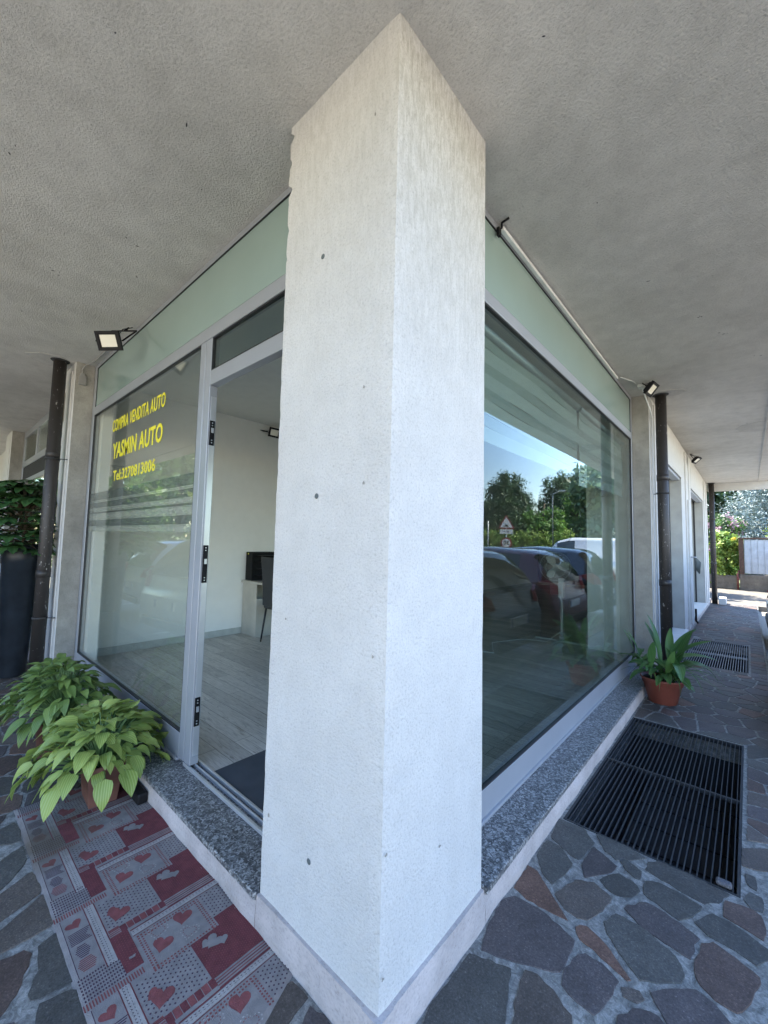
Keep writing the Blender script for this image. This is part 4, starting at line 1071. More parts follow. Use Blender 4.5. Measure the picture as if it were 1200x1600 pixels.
# ================================================================== FLOODLIGHTS
M['lens'] = plain('pale_floodlight_lens', (.72, .70, .60), .35, var=.02)
def floodlight(label, loc, normal, mount, roll=0, cable=True, size=(.165, .14)):
    t = thing('floodlight', label, 'floodlight', loc, 0, 'black floodlights under the overhang')
    q = Vector(normal).normalized().to_track_quat('Z', 'Y').to_matrix().to_4x4()@Matrix.Rotation(roll, 4, 'Z')
    w_, h_ = size[0]/2, size[1]/2
    b = NB()
    box(b, -w_, w_, -h_, h_, -.018, .006); box(b, -w_*.8, w_*.8, -h_*.75, h_*.75, -.034, -.018)
    for k in range(6): box(b, -w_*.75+k*w_*.3, -w_*.75+k*w_*.3+.006, -h_*.7, h_*.7, -.042, -.034)
    e = .019
    for a in ((-w_, w_, -h_, -h_+e), (-w_, w_, h_-e, h_), (-w_, -w_+e, -h_+e, h_-e), (w_-e, w_, -h_+e, h_-e)): box(b, a[0], a[1], a[2], a[3], .006, .012)
    bmesh.ops.transform(b, matrix=q, verts=b.verts); h = obj('housing', b, M['blackpl'], t, bevel=.002)
    b = B(-w_+e+.010, w_-e-.010, -h_+e+.008, h_-e-.008, .006, .008); bmesh.ops.transform(b, matrix=q, verts=b.verts); obj('lens', b, M['lens'], h)
    b = NB(); mp = Vector(mount)-Vector(loc)
    L_ = q@Vector((-w_-.008, 0, -.01)); R_ = q@Vector((w_+.008, 0, -.01)); off = mp*.75
    tube(b, [L_, L_+off, ], .006, 6); tube(b, [R_, R_+off], .006, 6); tube(b, [L_+off, R_+off], .006, 6); tube(b, [(L_+R_)/2+off, mp], .007, 6)
    obj('bracket', b, M['blackpl'], t)
    if cable:
        c0 = q@Vector((.02, 0, -.035)); b = NB()
        tube(b, [c0, c0+Vector((.01, .03, .06)), c0.lerp(mp, .6)+Vector((-.05, .01, .05)), mp+Vector((.03, .02, 0))], .0035, 6); obj('cable', b, M['gasket'], t)
    return t
floodlight('black floodlight with lit looking pale lens above the lettered window', (-2.80, -.08, 2.925), (.62, -.42, -.35), (-3.0, .10, 3.17), R(8))
floodlight('black floodlight over the pillar right of the big window', (.10, 4.04, 3.10), (.75, -.1, -.62), (.02, 4.14, 3.195), R(0))
floodlight('small black floodlight farther along the right front', (.16, 8.25, 3.03), (.65, -.15, -.75), (.06, 8.45, 3.19), R(0))
floodlight('black floodlight high on the white wall inside the shop', (-4.36, 2.42, 3.0), (.75, -.55, -.25), (-4.49, 2.30, 3.02), R(-10), False)
tag(obj('junction_box', B(-.035, .03, 4.07, 4.16, 3.16, 3.196), M['whitepl'], bevel=.005), 'small white junction box at the ceiling over the right pillar', 'junction box')
b = NB(); tube(b, [(.0, 4.15, 3.17), (.0, 4.3, 3.12), (.022, 4.47, 3.0), (.03, 4.52, 2.92)], .007, 8); tube(b, [(-.12, 3.72, 3.18), (-.05, 3.95, 3.19), (-.03, 4.08, 3.185)], .004, 6)
tag(obj('conduit', b, M['whitepl']), 'thin white conduit bending down from the junction box', 'conduit')

# ================================================================== INSIDE THE SHOP
M['beech'] = plain('pale_oak_board', (.46, .43, .37), .5, var=.1, vs=6)
M['dk'] = plain('dark_upholstery', (.022, .022, .025), .55)
t = thing('desk', 'pale wood desk against the white wall inside the shop', 'desk', (-4.2, 2.5, .133))
obj('desk_top', B(-.30, .62, -.42, .7, .70, .73), M['beech'], t, bevel=.003)
obj('side_panel', B(-.28, .06, -.40, -.38, 0, .7), M['beech'], t, bevel=.002); obj('side_panel', B(.06, .08, -.40, .6, 0, .50), M['beech'], t, bevel=.002)
obj('back_panel', B(-.29, -.281, -.38, .68, 0, .70), M['beech'], t)
t = thing('storage_box', 'black open box unit standing on the desk', 'box', (-4.33, 2.25, .864))
b = NB(); box(b, -.14, .02, -.13, .25, 0, .39); obj('case', b, M['blackpl'], t, bevel=.004)
for k in range(4): obj('tray', B(.021, .17+.02*k, -.10, .24, .07+k*.09, .078+k*.09), M['blackpl'], t)
obj('logo_dot', B(-.09, -.07, -.1345, -.1305, .355, .375), M['yellow'], t)
tag(obj('paper_cup', lathe(NB(), [(.026, 0), (.034, .09), (.030, .09), (.024, .01)], 20), plain('blue_cup', (.10, .28, .42), .5)), 'small light blue cup on the desk beside the black box', 'cup')
bpy.data.objects['paper_cup'].location = (-4.02, 2.20, .865)
def chair(loc, rz, label):
    t = thing('dining_chair', label, 'chair', loc, rz, 'high backed dark chairs at the desk')
    obj('seat', B(-.21, .21, -.21, .21, .42, .48), M['dk'], t, bevel=.02)
    b = NB()
    pr = [(.20, .46), (.215, .65), (.235, .85), (.27, 1.08)]
    for i in range(3):
        (y0, z0), (y1, z1) = pr[i], pr[i+1]; w0, w1 = .20-.01*i, .20-.01*(i+1)
        vs_ = [b.verts.new(p) for p in ((-w0, y0, z0), (w0, y0, z0), (w0, y0+.03, z0), (-w0, y0+.03, z0), (-w1, y1, z1), (w1, y1, z1), (w1, y1+.03, z1), (-w1, y1+.03, z1))]
        for f in ((0, 3, 2, 1), (4, 5, 6, 7), (0, 1, 5, 4), (1, 2, 6, 5), (2, 3, 7, 6), (3, 0, 4, 7)): b.faces.new([vs_[k] for k in f])
    bmesh.ops.remove_doubles(b, verts=b.verts, dist=.0001)
    obj('backrest', b, M['dk'], t, bevel=.01)
    for sx, sy in ((-1, -1), (1, -1), (-1, 1), (1, 1)):
        b = NB(); tube(b, [(sx*.18, sy*.18, .43), (sx*.21, sy*.225, 0)], [.014, .010], 10); obj('leg', b, M['dk'], t)
    return t
chair((-3.66, 2.25, .133), R(178), 'high backed dark chair drawn up to the pale desk')
# pedestal fan
M['fanw'] = plain('white_grey_plastic', (.45, .47, .46), .4)
t = thing('pedestal_fan', 'white pedestal fan on a cross base seen through the right window', 'fan', (-1.12, 4.93, .133))
b = NB(); box(b, -.36, .36, -.02, .02, .005, .03); box(b, -.02, .02, -.36, .36, .031, .05); obj('base', b, M['fanw'], t, bevel=.006)
b = NB(); tube(b, [(0, 0, .03), (0, 0, .09)], .035, 16); tube(b, [(0, 0, .09), (0, 0, .45)], .018, 14); tube(b, [(0, 0, .45), (0, 0, .62)], .013, 14); obj('pole', b, M['fanw'], t)
b = NB(); box(b, -.035, .035, -.03, .03, .60, .86); obj('control_box', b, M['fanw'], t, bevel=.01)
b = NB(); q = Matrix.Translation((-.06, -.06, 1.02))@Matrix.Rotation(R(100), 4, 'X')@Matrix.Rotation(R(25), 4, 'Y')
for k in range(40):
    a = k/40*2*PI; tube(b, [(.03*math.cos(a), .03*math.sin(a), .07), (.13*math.cos(a), .13*math.sin(a), .065), (.2*math.cos(a), .2*math.sin(a), 0), (.13*math.cos(a), .13*math.sin(a), -.065)], .0012, 4)
for rr, zz in ((.2, 0), (.13, .066), (.03, .071)): tube(b, [(rr*math.cos(k/24*2*PI), rr*math.sin(k/24*2*PI), zz) for k in range(25)], .003, 5)
bmesh.ops.transform(b, matrix=q, verts=b.verts); hd = obj('cage', b, M['fanw'], t)
b = NB()
for k in range(3):
    a = k*2*PI/3; pts = [(.02, -.02, .01), (.10, -.06, .02), (.17, -.05, .02), (.175, .03, -.01), (.10, .05, -.02), (.02, .02, -.01)]
    vs_ = [b.verts.new(Matrix.Rotation(a, 3, 'Z')@Vector(p)) for p in pts]; b.faces.new(vs_)
lathe(b, [(.03, -.06), (.035, .03), (.01, .035)], 16)
bmesh.ops.transform(b, matrix=q, verts=b.verts); obj('fan_blades', b, M['fanw'], hd)
b = NB(); tube(b, [(-.02, -.03, .70), (.03, -.05, .45), (.02, -.06, .16), (-.15, -.15, .012), (-.45, -.25, .008), (-.65, -.75, .008), (-.4, -1.2, .008), (-.9, -1.4, .008)], .004, 6)
obj('power_cord', b, M['whitepl'], t)
tag(obj('entrance_mat', B(-1.47, -.62, .247, 1.15, .1335, .141), plain('charcoal_carpet', (.055, .06, .068), .95, bs=200, bst=1)), 'flat charcoal carpet just inside the open doorway', 'doormat')
# day and night roller blinds behind the right window
m, n, nd, lk, p = base_mat('sheer_blind_band'); p.inputs['Base Color'].default_value = (.36, .39, .37, 1); p.inputs['Alpha'].default_value = .85; p.inputs['Roughness'].default_value = .8; M['bl1'] = m
m, n, nd, lk, p = base_mat('opaque_blind_band'); p.inputs['Base Color'].default_value = (.44, .46, .44, 1); p.inputs['Roughness'].default_value = .85; M['bl2'] = m
for (y0, y1, lb_) in ((.68, 2.76, 'wide striped roller blind in the left part of the right window'), (2.80, 4.43, 'narrower striped roller blind in the right part of the right window')):
    t = thing('roller_blind', lb_, 'blind', (-.265, (y0+y1)/2, 2.62))
    h = (y1-y0)/2
    b = NB(); tube(b, [(0, -h, .02), (0, h, .02)], .028, 16); obj('blind_tube', b, M['alu'], t)
    bands = [NB(), NB()]
    for bi in (0, 1):
        z = 0.0; i = 0
        while z > -.60:
            hgt = .085 if i % 2 else .065
            if i % 2 == bi:
                b = bands[bi]; prev = None
                for k in range(25):
                    yy = -h+2*h*k/24; sag = -.010*(1-(yy/h)**2)*(-z/.6)-.0015*math.sin(yy*7+z*9)
                    xx = .006*math.sin(yy*5+i)
                    a = b.verts.new((xx, yy, z+sag)); c = b.verts.new((xx, yy, z-hgt+sag))
                    if prev: b.faces.new((prev[0], prev[1], c, a))
                    prev = (a, c)
            z -= hgt; i += 1
    obj('sheer_bands', bands[0], M['bl1'], t, smooth=True); obj('opaque_bands', bands[1], M['bl2'], t, smooth=True)
t = thing('paper_notice', 'white paper sheet taped inside the right window', 'notice', (RP-.022, 2.65, 1.93))
obj('paper', B(-.001, .0, -.11, .11, 0, .19), plain('white_paper', (.82, .84, .84), .6, var=.01), t)
b = NB()
for k, (a, c) in enumerate(((-.05, .06), (-.08, .03), (-.04, .07), (-.07, .05))): box(b, .0002, .0006, a, c, .145-k*.035, .153-k*.035)
obj('printed_lines', b, M['steel'], t)

# ================================================================== CARS (rear end at y = 0, nose towards +y, z = 0 on the ground)
M['carglass'] = plain('dark_car_glass', (.012, .015, .017), .04, 0, .05, spec=.9)
M['tyre'] = plain('tyre_rubber', (.015, .015, .016), .85)
M['rim'] = plain('alloy_rim', (.42, .43, .45), .3, .8)
M['taill'] = plain('red_tail_light', (.25, .010, .010), .35)
M['plate'] = plain('number_plate', (.62, .63, .60), .4, var=.02)
M['plateb'] = plain('plate_blue', (.02, .06, .25), .4)
def paint(name, col): return plain(name, col, .28, .25, .04, coat=1)
def interp(tab, y):
    for a, b_ in zip(tab, tab[1:]):
        if a[0] <= y <= b_[0]:
            t = (y-a[0])/(b_[0]-a[0]); return [a[i]+(b_[i]-a[i])*t for i in range(len(a))]
    return list(tab[-1] if y > tab[-1][0] else tab[0])
HATCH = [(0, .36, .66, .67, .72, .70), (.05, .30, .78, .80, .80, .76), (.12, .26, .95, 1.00, .85, .76), (.24, .24, 1.00, 1.22, .865, .70), (.40, .22, 1.00, 1.40, .87, .64), (.52, .2, 1.00, 1.455, .875, .61),
         (1.4, .2, .98, 1.50, .88, .60), (2.1, .2, .95, 1.46, .88, .58), (2.45, .2, .93, 1.31, .88, .60), (2.95, .2, .90, .97, .87, .66), (3.4, .2, .82, .87, .85, .6), (3.75, .22, .66, .74, .78, .55), (3.92, .3, .52, .56, .66, .5), (3.96, .36, .48, .5, .6, .45)]
VAN = [(0, .40, .70, .72, .80, .76), (.05, .32, .95, 1.70, .86, .74), (.12, .28, 1.0, 1.82, .875, .72), (.6, .24, 1.02, 1.85, .89, .72), (2.3, .22, 1.02, 1.86, .89, .71), (2.75, .22, 1.02, 1.74, .89, .68),
       (3.35, .22, 1.0, 1.16, .88, .68), (3.8, .22, .88, .96, .84, .6), (4.1, .25, .68, .72, .74, .55), (4.2, .36, .5, .54, .62, .45)]
def car(name, label, cat, tab, mat, loc, rz, wb=(.72, 3.12), side=((.66, 1.42), (1.50, 2.32)), rearg=(.13, .44), windsc=(2.2, 2.9), sc=1.0, tl='side', group=None, aerial=True):
    t = thing(name, label, cat, loc, rz, group)
    t.scale = (sc, sc, sc)
    Ltot = tab[-1][0]; ns = 72; NP = 13
    rows = []; ys = []
    for i in range(ns+1):
        y = Ltot*(i/ns); 
        s = interp(tab, y); 
        s2 = interp(tab, min(Ltot, y+.05)); s1 = interp(tab, max(0, y-.05)); s = [(a*2+b_+c)/4 for a, b_, c in zip(s, s1, s2)]
        _, zl, bt, tp, w_, wt = s; arch = zl
        for yc in wb:
            d = abs(y-yc)
            if d < .37: arch = max(arch, .30+math.sqrt(max(0, .37**2-d*d)))
        half = [(0, zl+.02), (w_*.80, zl), (w_*.97, min(arch, bt-.12)), (w_*1.0, min(bt-.08, max(arch+.02, zl+(bt-zl)*.5))), (w_*1.012, min(bt-.05, max(arch+.05, zl+(bt-zl)*.74))), (w_*.985, bt-.01), (w_*.955, bt+.012), (wt+(w_*.955-wt)*.12, tp-(tp-bt)*.13), (wt*.93, tp-.012), (wt*.5, tp+.02*(tp-bt > .2)), (0, tp+.03*(tp-bt > .2))]
        row = half+[(-x, z) for x, z in half[-2:0:-1]]
        rows.append(row); ys.append(y)
    K = len(rows[0])
    bms = {'body': NB(), 'side_window': [NB() for _ in range(2*len(side))], 'rear_window': NB(), 'windscreen': NB()}
    def add(b, q, yy):
        vs_ = [b.verts.new((x, y, z)) for (x, z), y in zip(q, yy)]
        try: f = b.faces.new(vs_); f.smooth = True
        except ValueError: pass
    for i in range(ns):
        for k in range(K):
            q = [rows[i][k], rows[i][(k+1) % K], rows[i+1][(k+1) % K], rows[i+1][k]]; yy = [ys[i], ys[i], ys[i+1], ys[i+1]]; ym = (ys[i]+ys[i+1])/2
            tgt = bms['body']
            ks = k if k < 10 else K-1-k
            sd_ = 0 if k < 10 else 1
            hi_ = (rows[i][8][1]-rows[i][5][1]) > .10
            if ks == 6 and hi_:
                for si, (a, c) in enumerate(side):
                    if a < ym < c: tgt = bms['side_window'][si*2+sd_]
            if ks in (7, 8, 9) and rearg and rearg[0] < ym < rearg[1]: tgt = bms['rear_window']
            if ks in (7, 8, 9) and windsc[0] < ym < windsc[1]: tgt = bms['windscreen']
            add(tgt, q, yy)
    for i, rv in ((0, 1), (ns, -1)):
        vs_ = [bms['body'].verts.new((x, ys[i], z)) for x, z in rows[i]]; bms['body'].faces.new(vs_[::rv])
    for b in [bms['body'], bms['rear_window'], bms['windscreen']]+bms['side_window']: bmesh.ops.remove_doubles(b, verts=b.verts, dist=.0008)
    body = obj('body', bms['body'], mat, t)
    if rearg: obj('rear_window', bms['rear_window'], M['carglass'], t)
    else: bms['rear_window'].free()
    obj('windscreen', bms['windscreen'], M['carglass'], t)
    for b in bms['side_window']:
        if len(b.faces): obj('side_window', b, M['carglass'], t)
        else: b.free()
    W_ = tab[5][4]
    for yc in wb:
        for s in (-1, 1):
            b = NB(); lathe(b, [(.20, -.09), (.29, -.10), (.31, -.08), (.31, .08), (.29, .10), (.20, .09)], 32)
            Mx = Matrix.Translation((s*(W_-.10), yc, .31))@Matrix.Rotation(PI/2, 4, 'Y'); bmesh.ops.transform(b, matrix=Mx, verts=b.verts)
            wh = obj('wheel', b, M['tyre'], t)
            b = NB(); 
            for k in range(7):
                a = k*2*PI/7; box(b, -.016, .016, .03, .19, .092*s-.01, .092*s+.012, M=Matrix.Rotation(a, 4, 'Z'))
            lathe(b, [(.19, .085*s), (.205, .10*s), (.195, .104*s)], 28); lathe(b, [(.045, .08*s), (.045, .108*s)], 16)
            bmesh.ops.transform(b, matrix=Mx, verts=b.verts); obj('rim', b, M['rim'], wh)
    zb = .86
    for s in (-1, 1):
        b = NB()
        w0 = interp(tab, .10)[4]
        if tl == 'van': pts = [(s*(w0-.02), .02, .85), (s*(w0+.022), .12, .85), (s*(w0+.02), .13, 1.25), (s*(w0-.03), .03, 1.25)]
        else: pts = [(s*(w0-.24), .045, .80), (s*(w0+.004), .13, .80), (s*(w0+.018), .40, .97), (s*(w0-.03), .16, 1.02), (s*(w0-.20), .10, .94)]
        a = [b.verts.new(p) for p in pts]; c = [b.verts.new((p[0]+s*.022, p[1]-.045, p[2])) for p in pts]
        b.faces.new(c); b.faces.new(a[::-1])
        for i in range(len(pts)): b.faces.new((a[i], a[(i+1) % len(pts)], c[(i+1) % len(pts)], c[i]))
        obj('tail_light', b, M['taill'], t, bevel=.006)
        b = NB(); box(b, s*(W_+.01)-.0, s*(W_+.16), windsc[0]+.22, windsc[0]+.32, .98, 1.10); obj('wing_mirror', b, mat, t, bevel=.03, seg=3)
    b = NB(); box(b, -.62, .62, -.035, .06, .30, .42); obj('bumper_trim', b, M['blackpl'], t, bevel=.02)
    pz = .56 if tl != 'van' else .8
    b = NB(); box(b, -.26, .26, -.020, .01, pz, pz+.11); pl_ = obj('number_plate', b, M['plate'], t, bevel=.003)
    b = NB(); box(b, -.258, -.22, -.022, -.0205, pz+.004, pz+.106); box(b, .22, .258, -.022, -.0205, pz+.004, pz+.106); obj('plate_band', b, M['plateb'], pl_)
    if aerial:
        y0 = 1.0 if tl != 'van' else .7; z0 = interp(tab, y0)[3]
        b = NB(); tube(b, [(0, y0-.05, z0+.02), (0, y0-.28, z0+.32)], [.006, .002], 6); obj('aerial', b, M['blackpl'], t)
    return t
GZ = -.13
gc = 'cars parked with their tails to the walkway'
car('parked_car', 'dark grey hatchback nearest to the big window, mirrored at its left edge', 'car', HATCH, paint('dark_grey_paint', (.030, .033, .036)), (1.02, 4.15, GZ), R(-90), group=gc)
car('parked_car', 'dark red hatchback parked second in the row mirrored in the big window', 'car', HATCH, paint('red_paint', (.11, .012, .014)), (1.06, 6.5, GZ), R(-90), group=gc)
car('parked_car', 'black hatchback with red tail lights, third in the mirrored row', 'car', HATCH, paint('black_paint', (.014, .014, .016)), (1.04, 8.85, GZ), R(-90), group=gc, sc=1.01)
car('parked_van', 'white panel van parked beyond the dark hatchbacks', 'van', VAN, paint('white_van_paint', (.62, .63, .64)), (1.7, 16.3, GZ), R(-84), wb=(.78, 3.4), side=((2.05, 2.75),), rearg=None, windsc=(2.72, 3.32), tl='van')
car('parked_car', 'white hatchback mirrored in the lettered window', 'car', HATCH, paint('white_paint_gloss', (.62, .63, .63)), (-5.15, -.98, GZ), R(176), group='cars parked on the left side', sc=1.05, aerial=False)
car('parked_car', 'silver hatchback parked left of the white one', 'car', HATCH, paint('silver_paint', (.38, .41, .45)), (-8.3, -1.5, GZ), R(183), group='cars parked on the left side')

# ================================================================== TREES AND SHRUBS
def cloud(name, blobs, n, size, mats, seed, parent=None, up=.3, needle=False, shell=.55, jit=.2):
    rs = np.random.RandomState(seed)
    wts = np.array([b[3]*b[4]*b[5] for b in blobs])**.67; wts /= wts.sum()
    ci = rs.choice(len(blobs), n, p=wts); bl = np.array(blobs)[ci]
    d = rs.normal(size=(n, 3)); d /= np.linalg.norm(d, axis=1)[:, None]
    # twig clusters: many leaves share a direction, so the crown reads as clumps with gaps between
    ncl = max(8, n//26); cd = rs.normal(size=(ncl, 3)); cd /= np.linalg.norm(cd, axis=1)[:, None]; cb = rs.choice(len(blobs), ncl, p=wts); cr = shell+(1-shell)*rs.rand(ncl)**.5
    cid = rs.randint(0, ncl, n); bl = np.array(blobs)[cb[cid]]
    d = cd[cid]; rad = cr[cid]
    P_ = bl[:, :3]+d*rad[:, None]*bl[:, 3:6]+rs.normal(size=(n, 3))*np.minimum(bl[:, 3:6].min(1)*jit, 1)[:, None]*1.0
    s = size*(.6+.8*rs.rand(n))
    nrm = d*.7+rs.normal(size=(n, 3))*.75; nrm[:, 2] += up; nrm /= np.linalg.norm(nrm, axis=1)[:, None]
    a = np.cross(nrm, rs.normal(size=(n, 3))); a /= np.linalg.norm(a, axis=1)[:, None]; b = np.cross(nrm, a)
    asp = .28 if needle else .55
    V_ = np.empty((n, 4, 3)); V_[:, 0] = P_-a*s[:, None]; V_[:, 1] = P_-b*s[:, None]*asp; V_[:, 2] = P_+a*s[:, None]; V_[:, 3] = P_+b*s[:, None]*asp+nrm*s[:, None]*.2
    me = bpy.data.meshes.new(name); me.vertices.add(n*4); me.vertices.foreach_set('co', V_.reshape(-1).astype(np.float32))
    me.loops.add(n*4); me.loops.foreach_set('vertex_index', np.arange(n*4, dtype=np.int32)); me.polygons.add(n)
    me.polygons.foreach_set('loop_start', np.arange(0, n*4, 4, dtype=np.int32)); me.polygons.foreach_set('loop_total', np.full(n, 4, dtype=np.int32))
    me.polygons.foreach_set('material_index', (rs.rand(ncl)[cid]*len(mats)).astype(np.int32)); me.update(calc_edges=True)
    return obj(name, me, mats, parent)
def lm(name, a, b, tr=.3): return leaf_mat(name, tuple(1.7*q for q in a), tuple(1.7*q for q in b), 0, .55, tr)
F1 = [lm('dark_conifer', (.014, .034, .018), (.034, .068, .032), .2), lm('mid_conifer', (.030, .062, .028), (.06, .10, .042), .2)]
F2 = [lm('fresh_green', (.05, .11, .02), (.11, .20, .035)), lm('mid_green', (.03, .075, .018), (.065, .13, .03))]
F3 = [lm('blue_spruce', (.08, .11, .112), (.16, .20, .205), .1), lm('blue_spruce_dark', (.05, .08, .085), (.12, .17, .17), .1)]
F4 = [lm('hedge_green', (.05, .11, .022), (.12, .20, .04)), lm('hedge_yellow', (.10, .15, .025), (.17, .22, .05))]
def trunk(t, h, r, limbs, seed):
    rg = random.Random(seed); b = NB()
    pts = [(rg.uniform(-.05, .05)*k, rg.uniform(-.05, .05)*k, h*k/5) for k in range(6)]
    tube(b, pts, [r*(1-.13*k) for k in range(6)], 10)
    for k in range(limbs):
        q = .3+.6*k/limbs; a = k*2.4; o = Vector((0, 0, h*q)); L = h*.38*(1.1-q)
        tube(b, [o, o+Vector((math.cos(a)*L*.5, math.sin(a)*L*.5, L*.35)), o+Vector((math.cos(a)*L, math.sin(a)*L, L*.8))], [r*.4, r*.25, r*.1], 7)
    return obj('trunk', b, M['bark'], t)
def broadleaf(name, label, cat, loc, h, r, mats, n, size, seed, base=.2, group=None):
    t = thing(name, label, cat, loc, 0, group); rg = random.Random(seed); blobs = []
    for k in range(15):
        a = k*2.4+rg.uniform(-.3, .3); q = rg.random(); z = h*(base+(1-base)*q*.86); rr = r*math.sin(PI*min(.95, .22+q*.68))*.62
        s = r*rg.uniform(.34, .52); blobs.append((rr*math.cos(a), rr*math.sin(a), z, s, s, s*.85))
    cloud('crown', blobs, n, size, mats, seed, t); trunk(t, h*.8, r*.09, 7, seed); return t
def conifer(name, label, loc, h, r, mats, n, size, seed, rounded=False, group=None):
    t = thing(name, label, 'tree', loc, 0, group); rg = random.Random(seed); blobs = []
    tiers = 11
    for k in range(tiers):
        q = k/tiers; z = h*(.12+.86*q)
        rr = r*((1-q**2.2)**.5 if rounded else (1-q)**.85)+.08*r
        m_ = max(3, int(8*(1-q)+2))
        for j in range(m_):
            a = j*2*PI/m_+k*1.3+rg.uniform(-.25, .25); e = rr*rg.uniform(.52, .75)
            blobs.append((e*math.cos(a), e*math.sin(a), z-.03*h*rg.random(), rr*.52, rr*.52, h*.06))
    cloud('crown', blobs, n, size, mats, seed, t, .6, True, .3, .45); trunk(t, h*.95, r*.08, 3, seed); return t
# across the road: seen mirrored in the right window
conifer('cedar', 'big rounded dark cedar mirrored at the left of the big window', (24.0, 53.4, GZ), 11.9, 3.4, F1, 42000, .24, 31, True)
conifer('cedar', 'taller pointed cedar behind the bright green tree', (18.6, 60.5, GZ), 12.6, 3.6, F1, 34000, .25, 32, True)
broadleaf('broadleaf_tree', 'bright green round tree between the two cedars', 'tree', (14.6, 41.8, GZ), 7.3, 2.0, F2, 11000, .15, 33, .08)
broadleaf('broadleaf_tree', 'darker green tree right of the bright one in the reflection', 'tree', (12.4, 45.5, GZ), 7.9, 2.4, [F2[1], F4[0]], 11000, .16, 34, .08)
broadleaf('broadleaf_tree', 'low bushy tree in front of the distant roof', 'tree', (11.4, 56, GZ), 5.2, 3.2, [F2[1], F4[0]], 9000, .2, 35, .05)
broadleaf('broadleaf_tree', 'small tree at the far left of the mirrored hedge', 'tree', (30, 49, GZ), 6.5, 3.2, [F2[1], F1[1]], 9000, .2, 36, .05)
def hedge(name, label, p0, p1, h, d, n, size, mats, seed, group=None):
    L = math.dist(p0, p1); a = math.atan2(p1[1]-p0[1], p1[0]-p0[0]); t = thing(name, label, 'hedge', (p0[0], p0[1], GZ), a, group)
    nb = max(3, int(L/(h*.5))); blobs = []; rg = random.Random(seed)
    for k in range(nb):
        for q in (.25, .5, .78): blobs.append((L*(k+.5)/nb, rg.uniform(-.08, .08), h*q+rg.uniform(-.03, .03)*h, L/nb*.75, d*.5, h*.25))
    cloud('foliage', blobs, n, size, mats, seed, t, .2, False, .6)
    b = NB(); box(b, 0, L, -.08, .08, .0, h*.55)
    for k in range(int(L/1.2)): tube(b, [(k*1.2+.3, 0, 0), (k*1.2+.35, .03, h*.8)], .03, 6)
    obj('stems', b, plain('hedge_core', (.02, .03, .012), .95), t); return t
hedge('hedge', 'long clipped hedge across the road mirrored under the cedars', (22, 31), (9, 38.5), 2.75, 1.2, 26000, .085, F4, 41)
# yard at the far end of the walkway
t = thing('garden_wall', 'low rough stone wall at the end of the yard', 'wall', (0, 18.7, -.01)); 
obj('wall_base', B(-4, .52, 0, .25, 0, .50), stucco('old_wall', (.23, .21, .18), (.12, .11, .10), 40, .8, .02, 1.4, flecks=.8), t, bevel=.02)
M['rust'] = plain('rusty_brown_metal', (.085, .052, .040), .8, .2, var=.35, vs=15, bs=60)
M['cab'] = plain('weathered_blue_grey_sheet', (.36, .41, .47), .55, .2, var=.18, vs=5, bs=20)
t = thing('meter_cabinet', 'weathered blue grey metal cabinet with rusty frame on a concrete base', 'cabinet', (.55, 18.6, -.01))
obj('base', B(0, 1.7, .0, .6, 0, .56), bpy.data.materials['old_wall'], t, bevel=.015)
b = NB(); box(b, 0, .13, .01, .6, .562, 1.82); box(b, 1.57, 1.7, .01, .6, .562, 1.82); box(b, -.02, 1.72, -.02, .62, 1.822, 1.87); obj('frame', b, M['rust'], t, bevel=.008)
for k in range(2):
    x0 = .14+k*.715; dr = NB(); box(dr, x0, x0+.705, .03, .05, .60, 1.80)
    for q in range(4): box(dr, x0+.02+q*.175, x0+.15+q*.175, .015, .0295, .61, 1.79)
    d_ = obj('cabinet_door', dr, M['cab'], t, bevel=.004)
    if k == 0: obj('latch', B(x0+.64, x0+.69, -.005, .0145, 1.12, 1.26), M['rust'], d_)
b = NB(); tube(b, [(-.05, -.05, .0), (-.05, -.05, .58), (-.04, -.0, .66), (.0, .03, .68)], .03, 10)
obj('red_pipe', b, plain('red_lead_paint', (.12, .03, .028), .6), t)
def shrub(label, loc, h, r, mats, n, size, seed, base=.05, cat='shrub', name='shrub'):
    return broadleaf(name, label, cat, loc, h, r, mats, n, size, seed, base)
shrub('leafy green shrub behind the low wall next to the cabinet', (.02, 19.5, 0), 2.0, .85, F4, 9000, .055, 51)
shrub('bushy shrub at the left behind the far drainpipe', (-1.4, 19.9, 0), 2.6, 1.1, F2, 4200, .09, 52)
shrub('yellow green bush rising behind the metal cabinet', (2.35, 21.0, 0), 3.3, 1.15, [F4[1], F2[0]], 12000, .055, 53)
M['pinkf'] = leaf_mat('pink_blossom', (.30, .17, .24), (.48, .34, .42), 0, .7, .2)
shrub('pink flowering oleander in front of the dark trees', (.1, 21.6, 0), 3.0, .95, [F1[1], F2[1], M['pinkf']], 7000, .05, 54)
conifer('blue_spruce', 'pale silvery blue spruce beyond the cabinet', (2.05, 26.5, 0), 8.2, 2.5, F3, 60000, .07, 55)
broadleaf('broadleaf_tree', 'dense dark tree filling the background past the drainpipe', 'tree', (-1.2, 30.5, 0), 9.5, 3.6, [F1[0], F1[1]], 16000, .22, 56, .02)
broadleaf('broadleaf_tree', 'dark tree behind the blue spruce', 'tree', (5.6, 33, 0), 9.5, 3.8, [F1[0], F1[1]], 14000, .24, 57, .02)
b = NB(); rg = random.Random(4)
lv = Leaves()
for k in range(26): lv.blade((.42+rg.uniform(-.06, .06), 18.75, 1.80+rg.uniform(-.05, .06)), rg.uniform(0, 6.3), .6, -.3, .07, .05, ovate, .2, 0, 3, 0)
fl = lv.build('yellow_flower', [plain('bright_yellow_petals', (.75, .55, .02), .6)], None); tag(fl, 'single bright yellow bloom beside the cabinet top', 'flower')
